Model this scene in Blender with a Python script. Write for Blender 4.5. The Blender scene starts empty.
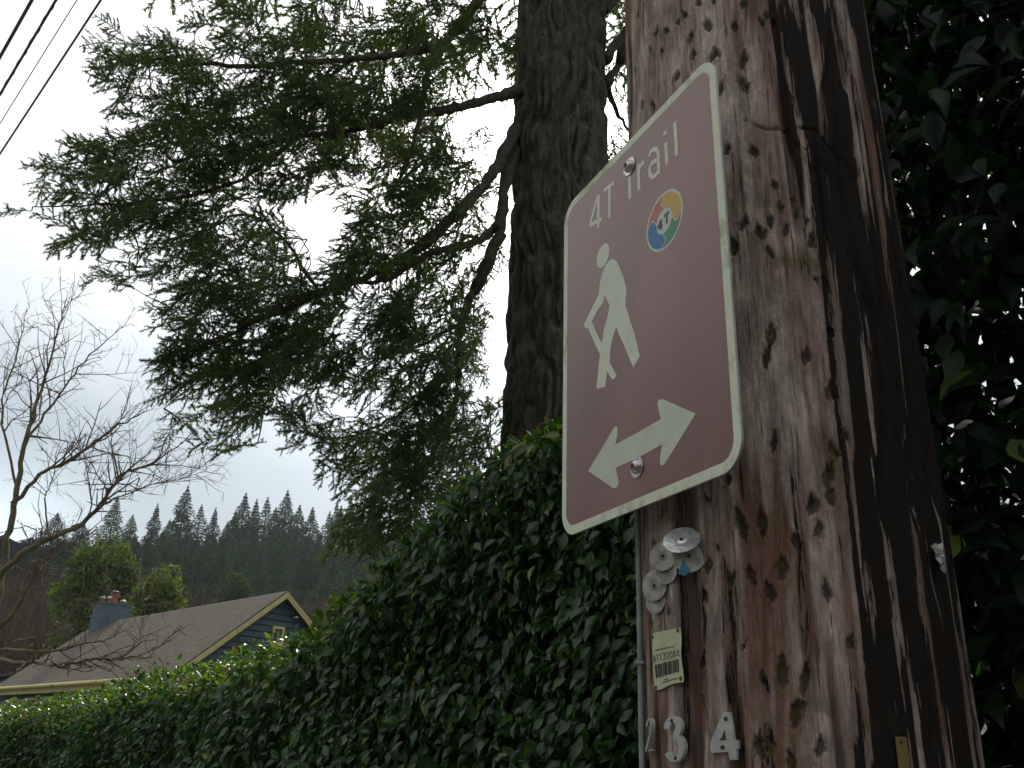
import bpy, math
import numpy as np
from mathutils import Vector
from mathutils.geometry import tessellate_polygon

rng = np.random.default_rng(7)
sc = bpy.context.scene
COL = sc.collection
A = np.array

# ------------------------------------------------------------------ camera
F = 900.0
def cam_basis(zx, zy):
    up = A([zx - 512, 384 - zy, -F], float); up /= np.linalg.norm(up)
    fw = A([0, 0, -1.0]); fw = fw - fw @ up * up; fw /= np.linalg.norm(fw)
    return A([np.cross(fw, up), fw, up])
RC = cam_basis(580, -1820)
CAM = A([0, 0, 1.6])
def ray(x, y): return RC @ A([x - 512, 384 - y, -F]) / F
def at(x, y, d):
    """point seen at a pixel, at horizontal distance d"""
    r = ray(x, y); return CAM + r * d / math.hypot(r[0], r[1])
cd = bpy.data.cameras.new('camera'); cam = bpy.data.objects.new('camera', cd); COL.objects.link(cam)
from mathutils import Matrix
m = Matrix(RC.tolist()).to_4x4(); m.translation = Vector(CAM); cam.matrix_world = m
cd.sensor_width = 36; cd.lens = F / 1024 * 36; cd.clip_start = 0.05; cd.clip_end = 6000
sc.camera = cam

# street frame: S runs along the street (away, to the left), N across it towards the hedge
SA = math.radians(42)
S = A([-math.sin(SA), math.cos(SA), 0]); N = A([math.cos(SA), math.sin(SA), 0])
UP = A([0, 0, 1.0])
def st(a, n, z): return S * a + N * n + UP * z
ROT = A([S, N, UP]).T

# ------------------------------------------------------------------ objects
def tag(o, label=None, cat=None, group=None, kind=None):
    for k, v in (('label', label), ('category', cat), ('group', group), ('kind', kind)):
        if v: o[k] = v
    return o
def thing(name, label, cat, loc=(0, 0, 0), group=None):
    o = bpy.data.objects.new(name, None); COL.objects.link(o); o.location = Vector(loc); o.empty_display_size = .1
    return tag(o, label, cat, group)

class MB:
    def __init__(s): s.v = []; s.t = []; s.q = []; s.a = []; s.n = 0
    def add(s, v, tris=None, quads=None, var=0.5):
        v = np.asarray(v, float).reshape(-1, 3)
        if tris is not None and len(tris): s.t.append(np.asarray(tris).reshape(-1, 3) + s.n)
        if quads is not None and len(quads): s.q.append(np.asarray(quads).reshape(-1, 4) + s.n)
        s.v.append(v)
        var = np.asarray(var, float)
        s.a.append(np.full(len(v), float(var)) if var.ndim == 0 else var)
        s.n += len(v)
    def box(s, c, size, R=None, var=.5):
        h = A(size) / 2
        p = A([[x, y, z] for x in (-1, 1) for y in (-1, 1) for z in (-1, 1)]) * h
        if R is not None: p = p @ np.asarray(R).T
        s.add(p + A(c), quads=[[0, 1, 3, 2], [4, 6, 7, 5], [0, 4, 5, 1], [2, 3, 7, 6], [0, 2, 6, 4], [1, 5, 7, 3]], var=var)
    def tube(s, pts, rad, k=6, caps=True, var=.5):
        pts = np.asarray(pts, float); n = len(pts)
        rad = np.broadcast_to(np.asarray(rad, float), (n,))
        t = np.gradient(pts, axis=0); t /= np.linalg.norm(t, axis=1)[:, None] + 1e-12
        ref = A([0, 0, 1.]) if abs(t[0, 2]) < .9 else A([1., 0, 0])
        u = np.cross(t, ref); u /= np.linalg.norm(u, axis=1)[:, None] + 1e-12
        w = np.cross(t, u)
        an = np.arange(k) * 2 * math.pi / k
        P = pts[:, None] + rad[:, None, None] * (np.cos(an)[None, :, None] * u[:, None] + np.sin(an)[None, :, None] * w[:, None])
        i = np.arange(n - 1)[:, None] * k; j = np.arange(k)[None]; j2 = (j + 1) % k
        Q = np.stack([i + j, i + j2, i + k + j2, i + k + j], -1).reshape(-1, 4)
        T = []
        if caps:
            for b in range(1, k - 1): T += [[0, b + 1, b], [(n - 1) * k, (n - 1) * k + b, (n - 1) * k + b + 1]]
        s.add(P.reshape(-1, 3), tris=T, quads=Q, var=var)
    def build(s, name, mat, parent=None, smooth=False, attrs=None):
        me = bpy.data.meshes.new(name)
        V = np.concatenate(s.v) if s.v else np.zeros((0, 3))
        if parent is not None and parent.name in ROOTLOC: V = V - ROOTLOC[parent.name]
        T = np.concatenate(s.t) if s.t else np.zeros((0, 3), int); Q = np.concatenate(s.q) if s.q else np.zeros((0, 4), int)
        me.vertices.add(len(V)); me.vertices.foreach_set('co', V.astype(np.float32).ravel())
        L = np.concatenate([T.ravel(), Q.ravel()]).astype(np.int32)
        me.loops.add(len(L)); me.loops.foreach_set('vertex_index', L)
        tot = np.concatenate([np.full(len(T), 3), np.full(len(Q), 4)]).astype(np.int32)
        me.polygons.add(len(tot)); me.polygons.foreach_set('loop_start', (np.cumsum(tot) - tot).astype(np.int32))
        me.polygons.foreach_set('loop_total', tot)
        me.polygons.foreach_set('use_smooth', np.full(len(tot), bool(smooth)))
        at_ = me.attributes.new('var', 'FLOAT', 'POINT'); at_.data.foreach_set('value', np.concatenate(s.a).astype(np.float32))
        for k_, arr in (attrs or {}).items():
            x = me.attributes.new(k_, 'FLOAT', 'POINT'); x.data.foreach_set('value', np.asarray(arr, np.float32))
        me.update(calc_edges=True); me.validate()
        if mat is not None: me.materials.append(mat)
        o = bpy.data.objects.new(name, me); COL.objects.link(o)
        if parent is not None: o.parent = parent
        return o
ROOTLOC = {}
def root(name, label, cat, loc=(0, 0, 0), group=None):
    o = thing(name, label, cat, loc, group); ROOTLOC[o.name] = A(loc, float); return o
def under(o, p):
    """make o (built in world coordinates) a sub-part of mesh p"""
    o.parent = p; return o
def dup(src, loc, rz, s, label=None, group=None, kids=True):
    r = src.copy(); COL.objects.link(r); r.location = Vector(loc); r.rotation_euler = (0, 0, rz); r.scale = (s[0], s[0], s[1])
    if label: r['label'] = label
    if group: r['group'] = group
    for c in list(src.children):
        d = c.copy(); COL.objects.link(d); d.parent = r
    return r

def scatter(mb, tv, tf, pos, R, sc_, var):
    """n copies of a small leaf template"""
    n, k = len(pos), len(tv)
    sc_ = np.asarray(sc_, float)
    if sc_.ndim == 1: sc_ = sc_[:, None].repeat(3, 1)
    V = np.einsum('nij,nkj->nki', R, tv[None] * sc_[:, None]) + pos[:, None]
    Fc = (tf[None] + (np.arange(n) * k)[:, None, None]).reshape(-1, 3)
    mb.add(V.reshape(-1, 3), tris=Fc, var=np.repeat(var, k))
def frames(y, nrm):
    """rotation matrices: columns x, y (leaf axis), z (leaf normal)"""
    y = y / (np.linalg.norm(y, axis=1)[:, None] + 1e-9)
    x = np.cross(y, nrm); x /= np.linalg.norm(x, axis=1)[:, None] + 1e-9
    z = np.cross(x, y)
    return np.stack([x, y, z], -1)

# numpy value noise
def _h(i, j, s): 
    n = (i.astype(np.int64) * 374761393 + j.astype(np.int64) * 668265263 + s * 974634777) & 0x7fffffff
    n = ((n ^ (n >> 13)) * 1274126177) & 0x7fffffff
    return ((n ^ (n >> 16)) & 0xffff) / 65535.0
def vn(x, y, seed=0, perx=None):
    i = np.floor(x); j = np.floor(y); fx = x - i; fy = y - j
    fx = fx * fx * (3 - 2 * fx); fy = fy * fy * (3 - 2 * fy)
    i = i.astype(int); j = j.astype(int); i1 = i + 1
    if perx: i = i % perx; i1 = i1 % perx
    a = _h(i, j, seed); b = _h(i1, j, seed); c = _h(i, j + 1, seed); d = _h(i1, j + 1, seed)
    return (a * (1 - fx) + b * fx) * (1 - fy) + (c * (1 - fx) + d * fx) * fy
def sstep(a, b, x):
    t = np.clip((x - a) / (b - a), 0, 1); return t * t * (3 - 2 * t)

# ------------------------------------------------------------------ materials
def mat(name, c1, c2=None, rough=.7, spec=.5, scale=20, stretch=(1, 1, 1), bump=0, bscale=None, metal=0, detail=5, lo=.35, hi=.65, coat=0):
    M = bpy.data.materials.new(name); M.use_nodes = True; t = M.node_tree; b = t.nodes['Principled BSDF']
    b.inputs['Roughness'].default_value = rough; b.inputs['Specular IOR Level'].default_value = spec; b.inputs['Metallic'].default_value = metal
    b.inputs['Coat Weight'].default_value = coat
    tc = t.nodes.new('ShaderNodeTexCoord'); mp = t.nodes.new('ShaderNodeMapping'); mp.inputs['Scale'].default_value = stretch
    t.links.new(tc.outputs['Object'], mp.inputs[0])
    no = t.nodes.new('ShaderNodeTexNoise'); no.inputs['Scale'].default_value = scale; no.inputs['Detail'].default_value = detail
    t.links.new(mp.outputs[0], no.inputs['Vector'])
    cr = t.nodes.new('ShaderNodeValToRGB'); cr.color_ramp.elements[0].position = lo; cr.color_ramp.elements[1].position = hi
    cr.color_ramp.elements[0].color = (*c1, 1); cr.color_ramp.elements[1].color = (*(c2 or c1), 1)
    t.links.new(no.outputs['Fac'], cr.inputs[0]); t.links.new(cr.outputs[0], b.inputs['Base Color'])
    if bump:
        n2 = t.nodes.new('ShaderNodeTexNoise'); n2.inputs['Scale'].default_value = bscale or scale * 3; n2.inputs['Detail'].default_value = 6
        t.links.new(mp.outputs[0], n2.inputs['Vector'])
        bp = t.nodes.new('ShaderNodeBump'); bp.inputs['Strength'].default_value = 1; bp.inputs['Distance'].default_value = bump
        t.links.new(n2.outputs['Fac'], bp.inputs['Height']); t.links.new(bp.outputs[0], b.inputs['Normal'])
    return M
def leafmat(name, stops, rough=.4, spec=.5, trans=.3, tcol=None):
    """colour from the per-leaf value 'var'; part of the light comes through the leaf"""
    M = bpy.data.materials.new(name); M.use_nodes = True; t = M.node_tree; b = t.nodes['Principled BSDF']
    b.inputs['Roughness'].default_value = rough; b.inputs['Specular IOR Level'].default_value = spec
    a = t.nodes.new('ShaderNodeAttribute'); a.attribute_name = 'var'
    cr = t.nodes.new('ShaderNodeValToRGB')
    e = cr.color_ramp.elements
    while len(e) < len(stops): e.new(.5)
    for el, (p, c) in zip(e, stops): el.position = p; el.color = (*c, 1)
    t.links.new(a.outputs['Fac'], cr.inputs[0]); t.links.new(cr.outputs[0], b.inputs['Base Color'])
    if trans:
        tr = t.nodes.new('ShaderNodeBsdfTranslucent')
        mx = t.nodes.new('ShaderNodeMixRGB'); mx.blend_type = 'MULTIPLY'; mx.inputs[0].default_value = 1
        mx.inputs[2].default_value = (*(tcol or (1.9, 2.2, .7)), 1); t.links.new(cr.outputs[0], mx.inputs[1]); t.links.new(mx.outputs[0], tr.inputs[0])
        ms = t.nodes.new('ShaderNodeMixShader'); ms.inputs[0].default_value = trans
        t.links.new(b.outputs[0], ms.inputs[1]); t.links.new(tr.outputs[0], ms.inputs[2])
        t.links.new(ms.outputs[0], t.nodes['Material Output'].inputs['Surface'])
    return M

# ------------------------------------------------------------------ light and sky
SUN_AZ, SUN_EL = math.radians(3), math.radians(38)
sd = A([math.sin(SUN_AZ) * math.cos(SUN_EL), math.cos(SUN_AZ) * math.cos(SUN_EL), math.sin(SUN_EL)])
ld = bpy.data.lights.new('sun', 'SUN'); ld.energy = 1.5; ld.angle = math.radians(11); ld.color = (1, .95, .86)
lo_ = bpy.data.objects.new('sun', ld); COL.objects.link(lo_); lo_.rotation_euler = Vector(sd).to_track_quat('Z', 'Y').to_euler()
W = bpy.data.worlds.new('World'); sc.world = W; W.use_nodes = True; t = W.node_tree; bg = t.nodes['Background']
sky = t.nodes.new('ShaderNodeTexSky'); sky.sky_type = 'NISHITA'; sky.sun_disc = False; sky.sun_elevation = SUN_EL; sky.sun_rotation = SUN_AZ
sky.air_density = 1.0; sky.dust_density = 2.0
tc = t.nodes.new('ShaderNodeTexCoord')
def wn(op, a, b=None, c=None):
    n = t.nodes.new('ShaderNodeMath'); n.operation = op
    for i, x in enumerate((a, b, c)):
        if x is None: continue
        if isinstance(x, (int, float)): n.inputs[i].default_value = x
        else: t.links.new(x, n.inputs[i])
    return n.outputs[0]
mp = t.nodes.new('ShaderNodeMapping'); mp.inputs['Scale'].default_value = (1, 1, 2.2); t.links.new(tc.outputs['Generated'], mp.inputs[0])
cn = t.nodes.new('ShaderNodeTexNoise'); cn.inputs['Scale'].default_value = 2.6; cn.inputs['Detail'].default_value = 5; cn.inputs['Roughness'].default_value = .5
t.links.new(mp.outputs[0], cn.inputs['Vector'])
dt = t.nodes.new('ShaderNodeVectorMath'); dt.operation = 'DOT_PRODUCT'; t.links.new(tc.outputs['Generated'], dt.inputs[0]); dt.inputs[1].default_value = sd
# cloud deck brightness: grey base + broad glow of the veiled sun
ac = wn('ARCCOSINE', wn('MINIMUM', dt.outputs['Value'], .99999))
sx = t.nodes.new('ShaderNodeSeparateXYZ'); t.links.new(tc.outputs['Generated'], sx.inputs[0])
def ramp(x, a, b_):
    n = t.nodes.new('ShaderNodeMapRange'); n.interpolation_type = 'SMOOTHSTEP'; n.inputs[1].default_value = a; n.inputs[2].default_value = b_; t.links.new(x, n.inputs[0]); return n.outputs[0]
g1 = wn('MULTIPLY', wn('EXPONENT', wn('MULTIPLY', wn('POWER', wn('DIVIDE', ac, .50), 2.0), -1)), 5.0)
g2 = wn('MULTIPLY', wn('EXPONENT', wn('MULTIPLY', wn('POWER', wn('DIVIDE', ac, .17), 2.0), -1)), 16.0)
# the dense grey bank lies low, with a brighter rift near the horizon on the left
el = wn('ADD', sx.outputs['Z'], wn('MULTIPLY', wn('SUBTRACT', cn.outputs['Fac'], .5), .22))
high = ramp(el, .24, .56)
rf = t.nodes.new('ShaderNodeVectorMath'); rf.operation = 'DOT_PRODUCT'; t.links.new(tc.outputs['Generated'], rf.inputs[0]); q_ = ray(-10, 565); rf.inputs[1].default_value = q_ / np.linalg.norm(q_)
rift = wn('MULTIPLY', wn('EXPONENT', wn('MULTIPLY', wn('SUBTRACT', 1.0, rf.outputs['Value']), -260.0)), 4.0)
base = wn('MULTIPLY_ADD', high, 2.4, wn('MULTIPLY_ADD', cn.outputs['Fac'], 1.1, 1.05))
front_ = ramp(sx.outputs['Y'], -.5, .5)
tot = wn('ADD', wn('ADD', wn('ADD', base, rift), g1), g2)
tn = t.nodes.new('ShaderNodeMixRGB'); tn.inputs[1].default_value = (.80, .925, 1.0, 1); tn.inputs[2].default_value = (.975, .99, .985, 1); t.links.new(high, tn.inputs[0])
cc = t.nodes.new('ShaderNodeVectorMath'); cc.operation = 'SCALE'; t.links.new(tn.outputs[0], cc.inputs[0]); t.links.new(tot, cc.inputs[3])
mx = t.nodes.new('ShaderNodeMixRGB'); mx.inputs[0].default_value = .93; t.links.new(sky.outputs[0], mx.inputs[1]); t.links.new(cc.outputs[0], mx.inputs[2])
t.links.new(mx.outputs[0], bg.inputs[0]); bg.inputs[1].default_value = .12
vs = sc.view_settings; vs.view_transform = 'Standard'; vs.look = 'None'; vs.gamma = 1; vs.use_curve_mapping = False; vs.exposure = 0.85
sc.cycles.max_bounces = 6; sc.cycles.transparent_max_bounces = 4; sc.cycles.diffuse_bounces = 3; sc.cycles.glossy_bounces = 2; sc.cycles.volume_bounces = 0
sc.cycles.use_denoising = True

# ------------------------------------------------------------------ terrain, pavement, road
def gz(x, y):
    x = np.asarray(x, float); y = np.asarray(y, float)
    d = np.hypot(x, y); az = np.arctan2(x, y)
    front = sstep(-2.4, -1.5, az) * (1 - sstep(1.6, 2.3, az))
    h = 50 * sstep(70, 300, d) + 22 * sstep(300, 520, d)
    return -.14 + h * (.35 + .65 * front) * (1 + .05 * np.sin(az * 7))
nr, na = 90, 120
rr = np.concatenate([[0], np.geomspace(2, 900, nr - 1)]); aa = np.arange(na) * 2 * math.pi / na
X = rr[:, None] * np.sin(aa); Y = rr[:, None] * np.cos(aa); Z = gz(X, Y)
i = np.arange(nr - 1)[:, None] * na; j = np.arange(na)[None]; j2 = (j + 1) % na
g = MB(); g.add(np.stack([X, Y, Z], -1).reshape(-1, 3), quads=np.stack([i + j, i + na + j, i + na + j2, i + j2], -1).reshape(-1, 4))
tag(g.build('ground', mat('soil_and_grass', (.035, .05, .02), (.10, .085, .05), rough=.95, scale=.6, bump=.03, bscale=6), smooth=True), kind='structure')
g = MB(); g.box(st(0, .8, -.07), (60, 2.4, .14), ROT)
tag(g.build('pavement', mat('concrete', (.24, .23, .215), (.34, .33, .31), rough=.9, scale=3, bump=.002, bscale=80)), kind='structure')
g = MB(); g.box(st(0, -.475, -.065), (60, .15, .15), ROT)
tag(g.build('kerb', mat('kerb_concrete', (.22, .215, .2), (.3, .29, .27), rough=.9, scale=5, bump=.002, bscale=80)), kind='structure')
g = MB(); g.box(st(0, -4.3, -.16), (60, 7.5, .06), ROT)
tag(g.build('road', mat('asphalt', (.04, .04, .042), (.065, .063, .06), rough=.92, scale=8, bump=.004, bscale=150)), kind='structure')

# ------------------------------------------------------------------ utility pole
PR = .2139; PD = 1.364; pa = math.radians(17.45)
PC = A([math.sin(pa) * PD, math.cos(pa) * PD, 0])
PE = -PC / PD; PRT = A([math.cos(pa), -math.sin(pa), 0])
def pole_pt(phi, z, r=PR): return PC + (PE * np.cos(phi) + PRT * np.sin(phi)) * r + UP * z
def pole_hit(x, y):
    r = ray(x, y); a = r[0] ** 2 + r[1] ** 2; b = -2 * (r[0] * PC[0] + r[1] * PC[1]); c = PC[0] ** 2 + PC[1] ** 2 - PR ** 2
    k = (-b - math.sqrt(max(0, b * b - 4 * a * c))) / (2 * a); p = CAM + r * k; q = p - PC
    return math.atan2(q @ PRT, q @ PE), p[2]
zs = np.concatenate([np.arange(-.3, 1.44, .03), np.arange(1.44, 2.86, .0026), np.arange(2.87, 9.6, .035)])
NT = 660; th = np.arange(NT) * 2 * math.pi / NT - math.pi
TH, ZZ = np.meshgrid(th, zs)
def pn(nt, zl, seed, wob=0):
    x = (TH + math.pi) / (2 * math.pi) * nt + wob * (vn(ZZ / .35, TH * 0 + 3.1, seed + 50) - .5) + wob * .5 * (vn(ZZ / .12, TH * 1.5, seed + 51) - .5)
    return vn(x, ZZ / zl, seed, perx=nt)
lump = pn(14, .5, 1) - .5 + .6 * (pn(30, .25, 2) - .5)
rope = pn(70, .22, 3, 1.5) - .5 + .5 * (pn(140, .3, 43, 2) - .5)
fib = pn(210, .09, 4, 3) - .5 + .6 * (pn(330, .03, 5, 4) - .5)
crk = pn(95, .34, 6, 2.5); crack = sstep(.74, .88, crk) * sstep(.35, .6, pn(20, .4, 7))
crk2 = pn(48, .5, 8, 2); crack2 = sstep(.82, .92, crk2)
disp = .0035 * lump + .0024 * rope + .0011 * fib - .006 * crack - .008 * crack2
gouges = []
for (ox, oy, s, L) in ((620, 0, 2.843, [(55, 40, 1), (105, 90, 1), (180, 40, 1), (200, 105, 1), (208, 155, 1.1), (88, 145, .9), (265, 155, 1.5), (248, 70, 1.5), (325, 75, 1), (350, 10, 1), (402, 65, 1), (437, 70, 1.1),
        (352, 170, 1.8), (350, 240, 1.8), (160, 215, 1.1), (65, 300, 1), (95, 300, 1.2), (287, 250, 1.3), (440, 525, 1), (455, 590, 1), (350, 635, 1.3), (397, 660, 1.4), (428, 630, 1.1), (472, 655, 1.1),
        (425, 715, 1.2), (545, 680, 1.5), (320, 700, 1.6), (380, 430, 1.1), (305, 425, 1)]),
        (620, 500, 2.866, [(345, 65, 2.6), (405, 60, 2.3), (548, 15, 1.4), (505, 120, 1.4), (567, 85, 1), (465, 195, 1.6), (375, 215, 1.4), (322, 230, 1.3), (593, 260, 1.5), (243, 270, 1), (255, 190, 1),
        (430, 260, 1.3), (465, 490, 2), (530, 510, 2), (415, 520, 1.2), (505, 610, 1.8), (430, 695, 1.5), (397, 710, 1.3), (575, 710, 1.2), (490, 750, 1.4), (140, 320, .8), (238, 460, 1.2), (90, 350, .8)]),
        (760, 250, 2.845, [(200, 235, .8), (130, 300, 1.4), (185, 95, 1.2), (40, 545, 1.5), (310, 140, 1.2), (210, 570, 1.4), (195, 640, 1.6), (150, 720, 1.4), (200, 700, 1.4), (20, 300, 2), (245, 520, 1), (200, 400, 1.5), (30, 240, 1.7)])):
    for gx, gy, gs in L:
        ph, z = pole_hit(ox + gx / s, oy + gy / s); gouges.append((ph, z, gs))
for k in range(46): gouges.append((rng.uniform(-1.25, .45), rng.uniform(1.55, 2.75), rng.uniform(.45, .95)))
for k in range(150):
    ph = rng.uniform(-math.pi, math.pi); z = rng.uniform(0.9, 3.1)
    if abs(ph) < 1.45: continue
    gouges.append((ph, z, rng.uniform(.8, 1.6)))
hole = .8 * np.maximum(crack, crack2); moss = np.zeros_like(TH)
for k, (ph, z, gs) in enumerate(gouges):
    dph = (TH - ph + math.pi) % (2 * math.pi) - math.pi
    m_ = (np.abs(dph) < .12) & (np.abs(ZZ - z) < .06)
    w = .0054 * gs ** .6 * (1 + .25 * math.sin(k)); h = .0118 * gs ** .9; tl = .28 * math.sin(k * 2.3)
    x_ = dph[m_] * PR + (vn(ZZ[m_] / .004, TH[m_] * 90, k + 9) - .5) * .0042; y_ = ZZ[m_] - z + (vn(ZZ[m_] / .006, TH[m_] * 160, k + 19) - .5) * .006
    u_ = (x_ - tl * y_) / w; v_ = y_ / h
    d = (np.abs(u_) ** 1.35 * np.where(v_ > 0, 1 + .5 * np.clip(v_, 0, 1.4), 1) + np.abs(v_) ** np.where(v_ > 0, 1.25, 1.9)) ** .72
    e_ = 1 - sstep(.62, 1.08, d)
    dd = np.zeros(m_.sum()); dd = -.0042 * gs ** .5 * e_ * (.7 + .6 * vn(ZZ[m_] / .004, TH[m_] * 120, k)) + .0012 * np.exp(-((d - 1.3) / .3) ** 2)
    disp[m_] += dd; hole[m_] = np.maximum(hole[m_], e_)
    if k % 3 == 0 or gs > 1.55:
        moss[m_] = np.maximum(moss[m_], np.exp(-(d / 1.3) ** 2) * sstep(.3, .6, vn(ZZ[m_] / .005, TH[m_] * 60, k + 77)))
# creosote bleed: solid dark towards the right, broken by streaks of bare wood
EDG = np.interp(ZZ, [1.5, 1.62, 1.78, 1.97, 2.18, 2.35, 2.48, 2.62, 2.8], [.30, .30, .36, .30, .38, .32, .24, .16, .16])
sn = (pn(170, .26, 21, 2) * .34 + pn(80, .42, 22, 2) * .40 + pn(30, .55, 29, 1) * .26); sn = np.clip((sn - .5) * 2.3 + .5 + .45 * (pn(330, .20, 38, 4) - .5), 0, 1.2)
rel = TH - EDG + .10 * (pn(20, .25, 33) - .5)
topz = sstep(2.28, 2.45, ZZ)
amt = np.interp(rel, [-.18, 0, .10, .30, .65, 2.2, 2.8], [-.7, .22, .60, .78, .86, .90, -.7]) * (1 - topz) + topz * np.interp(rel, [-.25, 0, .2, .55, 1.0, 2.0, 2.7], [-.7, .28, .48, .60, .76, .84, -.7])
drk = sstep(.66, .78, pn(110, .22, 34, 2)) * sstep(.42, .62, pn(24, .3, 35)) * .55
stain = np.maximum(np.maximum(amt - sn, (drk - .56) * 1.6), -.62 + .34 * sstep(.45, .8, pn(40, .35, 44, 1) * .6 + pn(110, .12, 45, 2) * .4))
kp, kz = pole_hit(832, 160)
kd = np.sqrt(((TH - kp) * PR / .045) ** 2 + ((ZZ - kz) / .04) ** 2)
stain = np.maximum(stain, .75 * (1 - sstep(.5, 1.2, kd + .8 * (pn(60, .03, 23) - .5))) - .45)
disp += .007 * np.exp(-(kd * 1.0) ** 2) * (pn(120, .012, 39, 6) - .5)
ca, cz = pole_hit(790, 128)
crz = cz - (TH - ca) * PR * .35 + .010 * (pn(40, 5, 24) - .5) + .012 * np.sin((TH - ca) * 9) + .009 * (pn(70, 5, 46) - .5) + .004 * (pn(200, 5, 47) - .5)
hc = np.exp(-((ZZ - crz) / (.0012 + .0026 * pn(60, 5, 49))) ** 2) * (np.abs(TH - ca - .05) < .36)
hc *= sstep(.2, .5, pn(90, .5, 41)); disp -= .004 * hc; hole = np.maximum(hole, .7 * hc)
cz2 = crz - .028 - .01 * np.sin(TH * 23); hc2 = np.exp(-((ZZ - cz2) / .002) ** 2) * (np.abs(TH - ca + .08) < .22); hc2 *= sstep(.45, .7, pn(80, .5, 48)); disp -= .002 * hc2; hole = np.maximum(hole, .5 * hc2)
red = np.clip((pn(64, .36, 25, 2) - .52) * 2.6 + (pn(170, .16, 26, 3) - .5) * 1.5 + (pn(34, .9, 36, 1) - .5) * 1.2 + (.45 * sstep(2.05, 1.8, ZZ) + .25 * sstep(.1, -.4, TH) * (ZZ < 2.1)) - .35 * sstep(-.35, .15, TH) * (ZZ < 2.3), 0, 1) + .8 * np.exp(-((rel + .02) / .09) ** 2) * pn(90, .1, 37)  # lower wood is red-brown; its colour also carries the dimmer light down there
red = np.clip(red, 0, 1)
grey = pn(90, .06, 27, 2)
moss = np.maximum(moss, .8 * sstep(.62, .8, pn(26, .09, 30)) * sstep(.5, .75, pn(90, .02, 31)) * np.exp(-((TH - .22) / .3) ** 2) * (ZZ > 1.5) * (ZZ < 2.45))
moss *= 1 - .85 * sstep(-.05, .08, stain)
rad = PR + disp
rad *= np.where(ZZ > 3, 1 - .018 * (ZZ - 3), 1)
P = PC + (PE * np.cos(TH)[..., None] + PRT * np.sin(TH)[..., None]) * rad[..., None]; P[..., 2] = ZZ
nz = len(zs); i = np.arange(nz - 1)[:, None] * NT; j = np.arange(NT)[None]; j2 = (j + 1) % NT
pb = MB(); pb.add(P.reshape(-1, 3), quads=np.stack([i + j, i + j2, i + NT + j2, i + NT + j], -1).reshape(-1, 4))
top = (nz - 1) * NT; cidx = nz * NT; pb.add([PC + UP * 9.63]); 
pb.t.append(np.stack([top + np.arange(NT), top + (np.arange(NT) + 1) % NT, np.full(NT, cidx)], -1))
ex = lambda a: np.append(a.ravel(), .5)
M = bpy.data.materials.new('weathered_pole_wood'); M.use_nodes = True; t = M.node_tree; b = t.nodes['Principled BSDF']
b.inputs['Specular IOR Level'].default_value = .14
def att(n): x = t.nodes.new('ShaderNodeAttribute'); x.attribute_name = n; return x.outputs['Fac']
def mixc(f, a, b_, bt='MIX'):
    n = t.nodes.new('ShaderNodeMixRGB'); n.blend_type = bt
    for i_, x in ((0, f), (1, a), (2, b_)):
        if isinstance(x, (int, float)): n.inputs[i_].default_value = x
        elif isinstance(x, tuple): n.inputs[i_].default_value = (*x, 1)
        else: t.links.new(x, n.inputs[i_])
    return n.outputs[0]
tc = t.nodes.new('ShaderNodeTexCoord'); mp = t.nodes.new('ShaderNodeMapping'); mp.inputs['Scale'].default_value = (1, 1, .12); t.links.new(tc.outputs['Object'], mp.inputs[0])
n1 = t.nodes.new('ShaderNodeTexNoise'); n1.inputs['Scale'].default_value = 260; n1.inputs['Detail'].default_value = 6; n1.inputs['Roughness'].default_value = .7; t.links.new(mp.outputs[0], n1.inputs['Vector'])
n2 = t.nodes.new('ShaderNodeTexNoise'); n2.inputs['Scale'].default_value = 120; n2.inputs['Detail'].default_value = 8; n2.inputs['Roughness'].default_value = .75; t.links.new(tc.outputs['Object'], n2.inputs['Vector'])
n3 = t.nodes.new('ShaderNodeTexNoise'); n3.inputs['Scale'].default_value = 38; n3.inputs['Detail'].default_value = 7; n3.inputs['Roughness'].default_value = .65; mp3 = t.nodes.new('ShaderNodeMapping'); mp3.inputs['Scale'].default_value = (1, 1, .35); t.links.new(tc.outputs['Object'], mp3.inputs[0]); t.links.new(mp3.outputs[0], n3.inputs['Vector'])
def wmul(a, k): n = t.nodes.new('ShaderNodeMath'); n.operation = 'MULTIPLY'; t.links.new(a, n.inputs[0]); n.inputs[1].default_value = k; return n.outputs[0]
gc = mixc(att('grey'), (.255, .190, .158), (.50, .412, .358))
gc = mixc(1.0, gc, mixc(n3.outputs['Fac'], (.10, .09, .08), (1.95, 1.95, 1.92)), 'MULTIPLY')
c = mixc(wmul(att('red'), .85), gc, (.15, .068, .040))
c = mixc(1.0, c, mixc(n1.outputs['Fac'], (-.1, -.13, -.15), (2.05, 2.05, 2.05)), 'MULTIPLY')
c = mixc(wn.__call__ and .6, c, mixc(n2.outputs['Fac'], (.3, .3, .3), (1.7, 1.7, 1.7)), 'MULTIPLY')
mp4 = t.nodes.new('ShaderNodeMapping'); mp4.inputs['Scale'].default_value = (1, 1, .035); t.links.new(tc.outputs['Object'], mp4.inputs[0])
n4 = t.nodes.new('ShaderNodeTexNoise'); n4.inputs['Scale'].default_value = 210; n4.inputs['Detail'].default_value = 4; n4.inputs['Roughness'].default_value = .6; t.links.new(mp4.outputs[0], n4.inputs['Vector'])
n4r = t.nodes.new('ShaderNodeMapRange'); n4r.interpolation_type = 'SMOOTHSTEP'; n4r.inputs[1].default_value = .56; n4r.inputs[2].default_value = .68; n4r.inputs[4].default_value = .75; t.links.new(n4.outputs['Fac'], n4r.inputs[0])
c = mixc(n4r.outputs[0], c, (.045, .026, .018))
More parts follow.
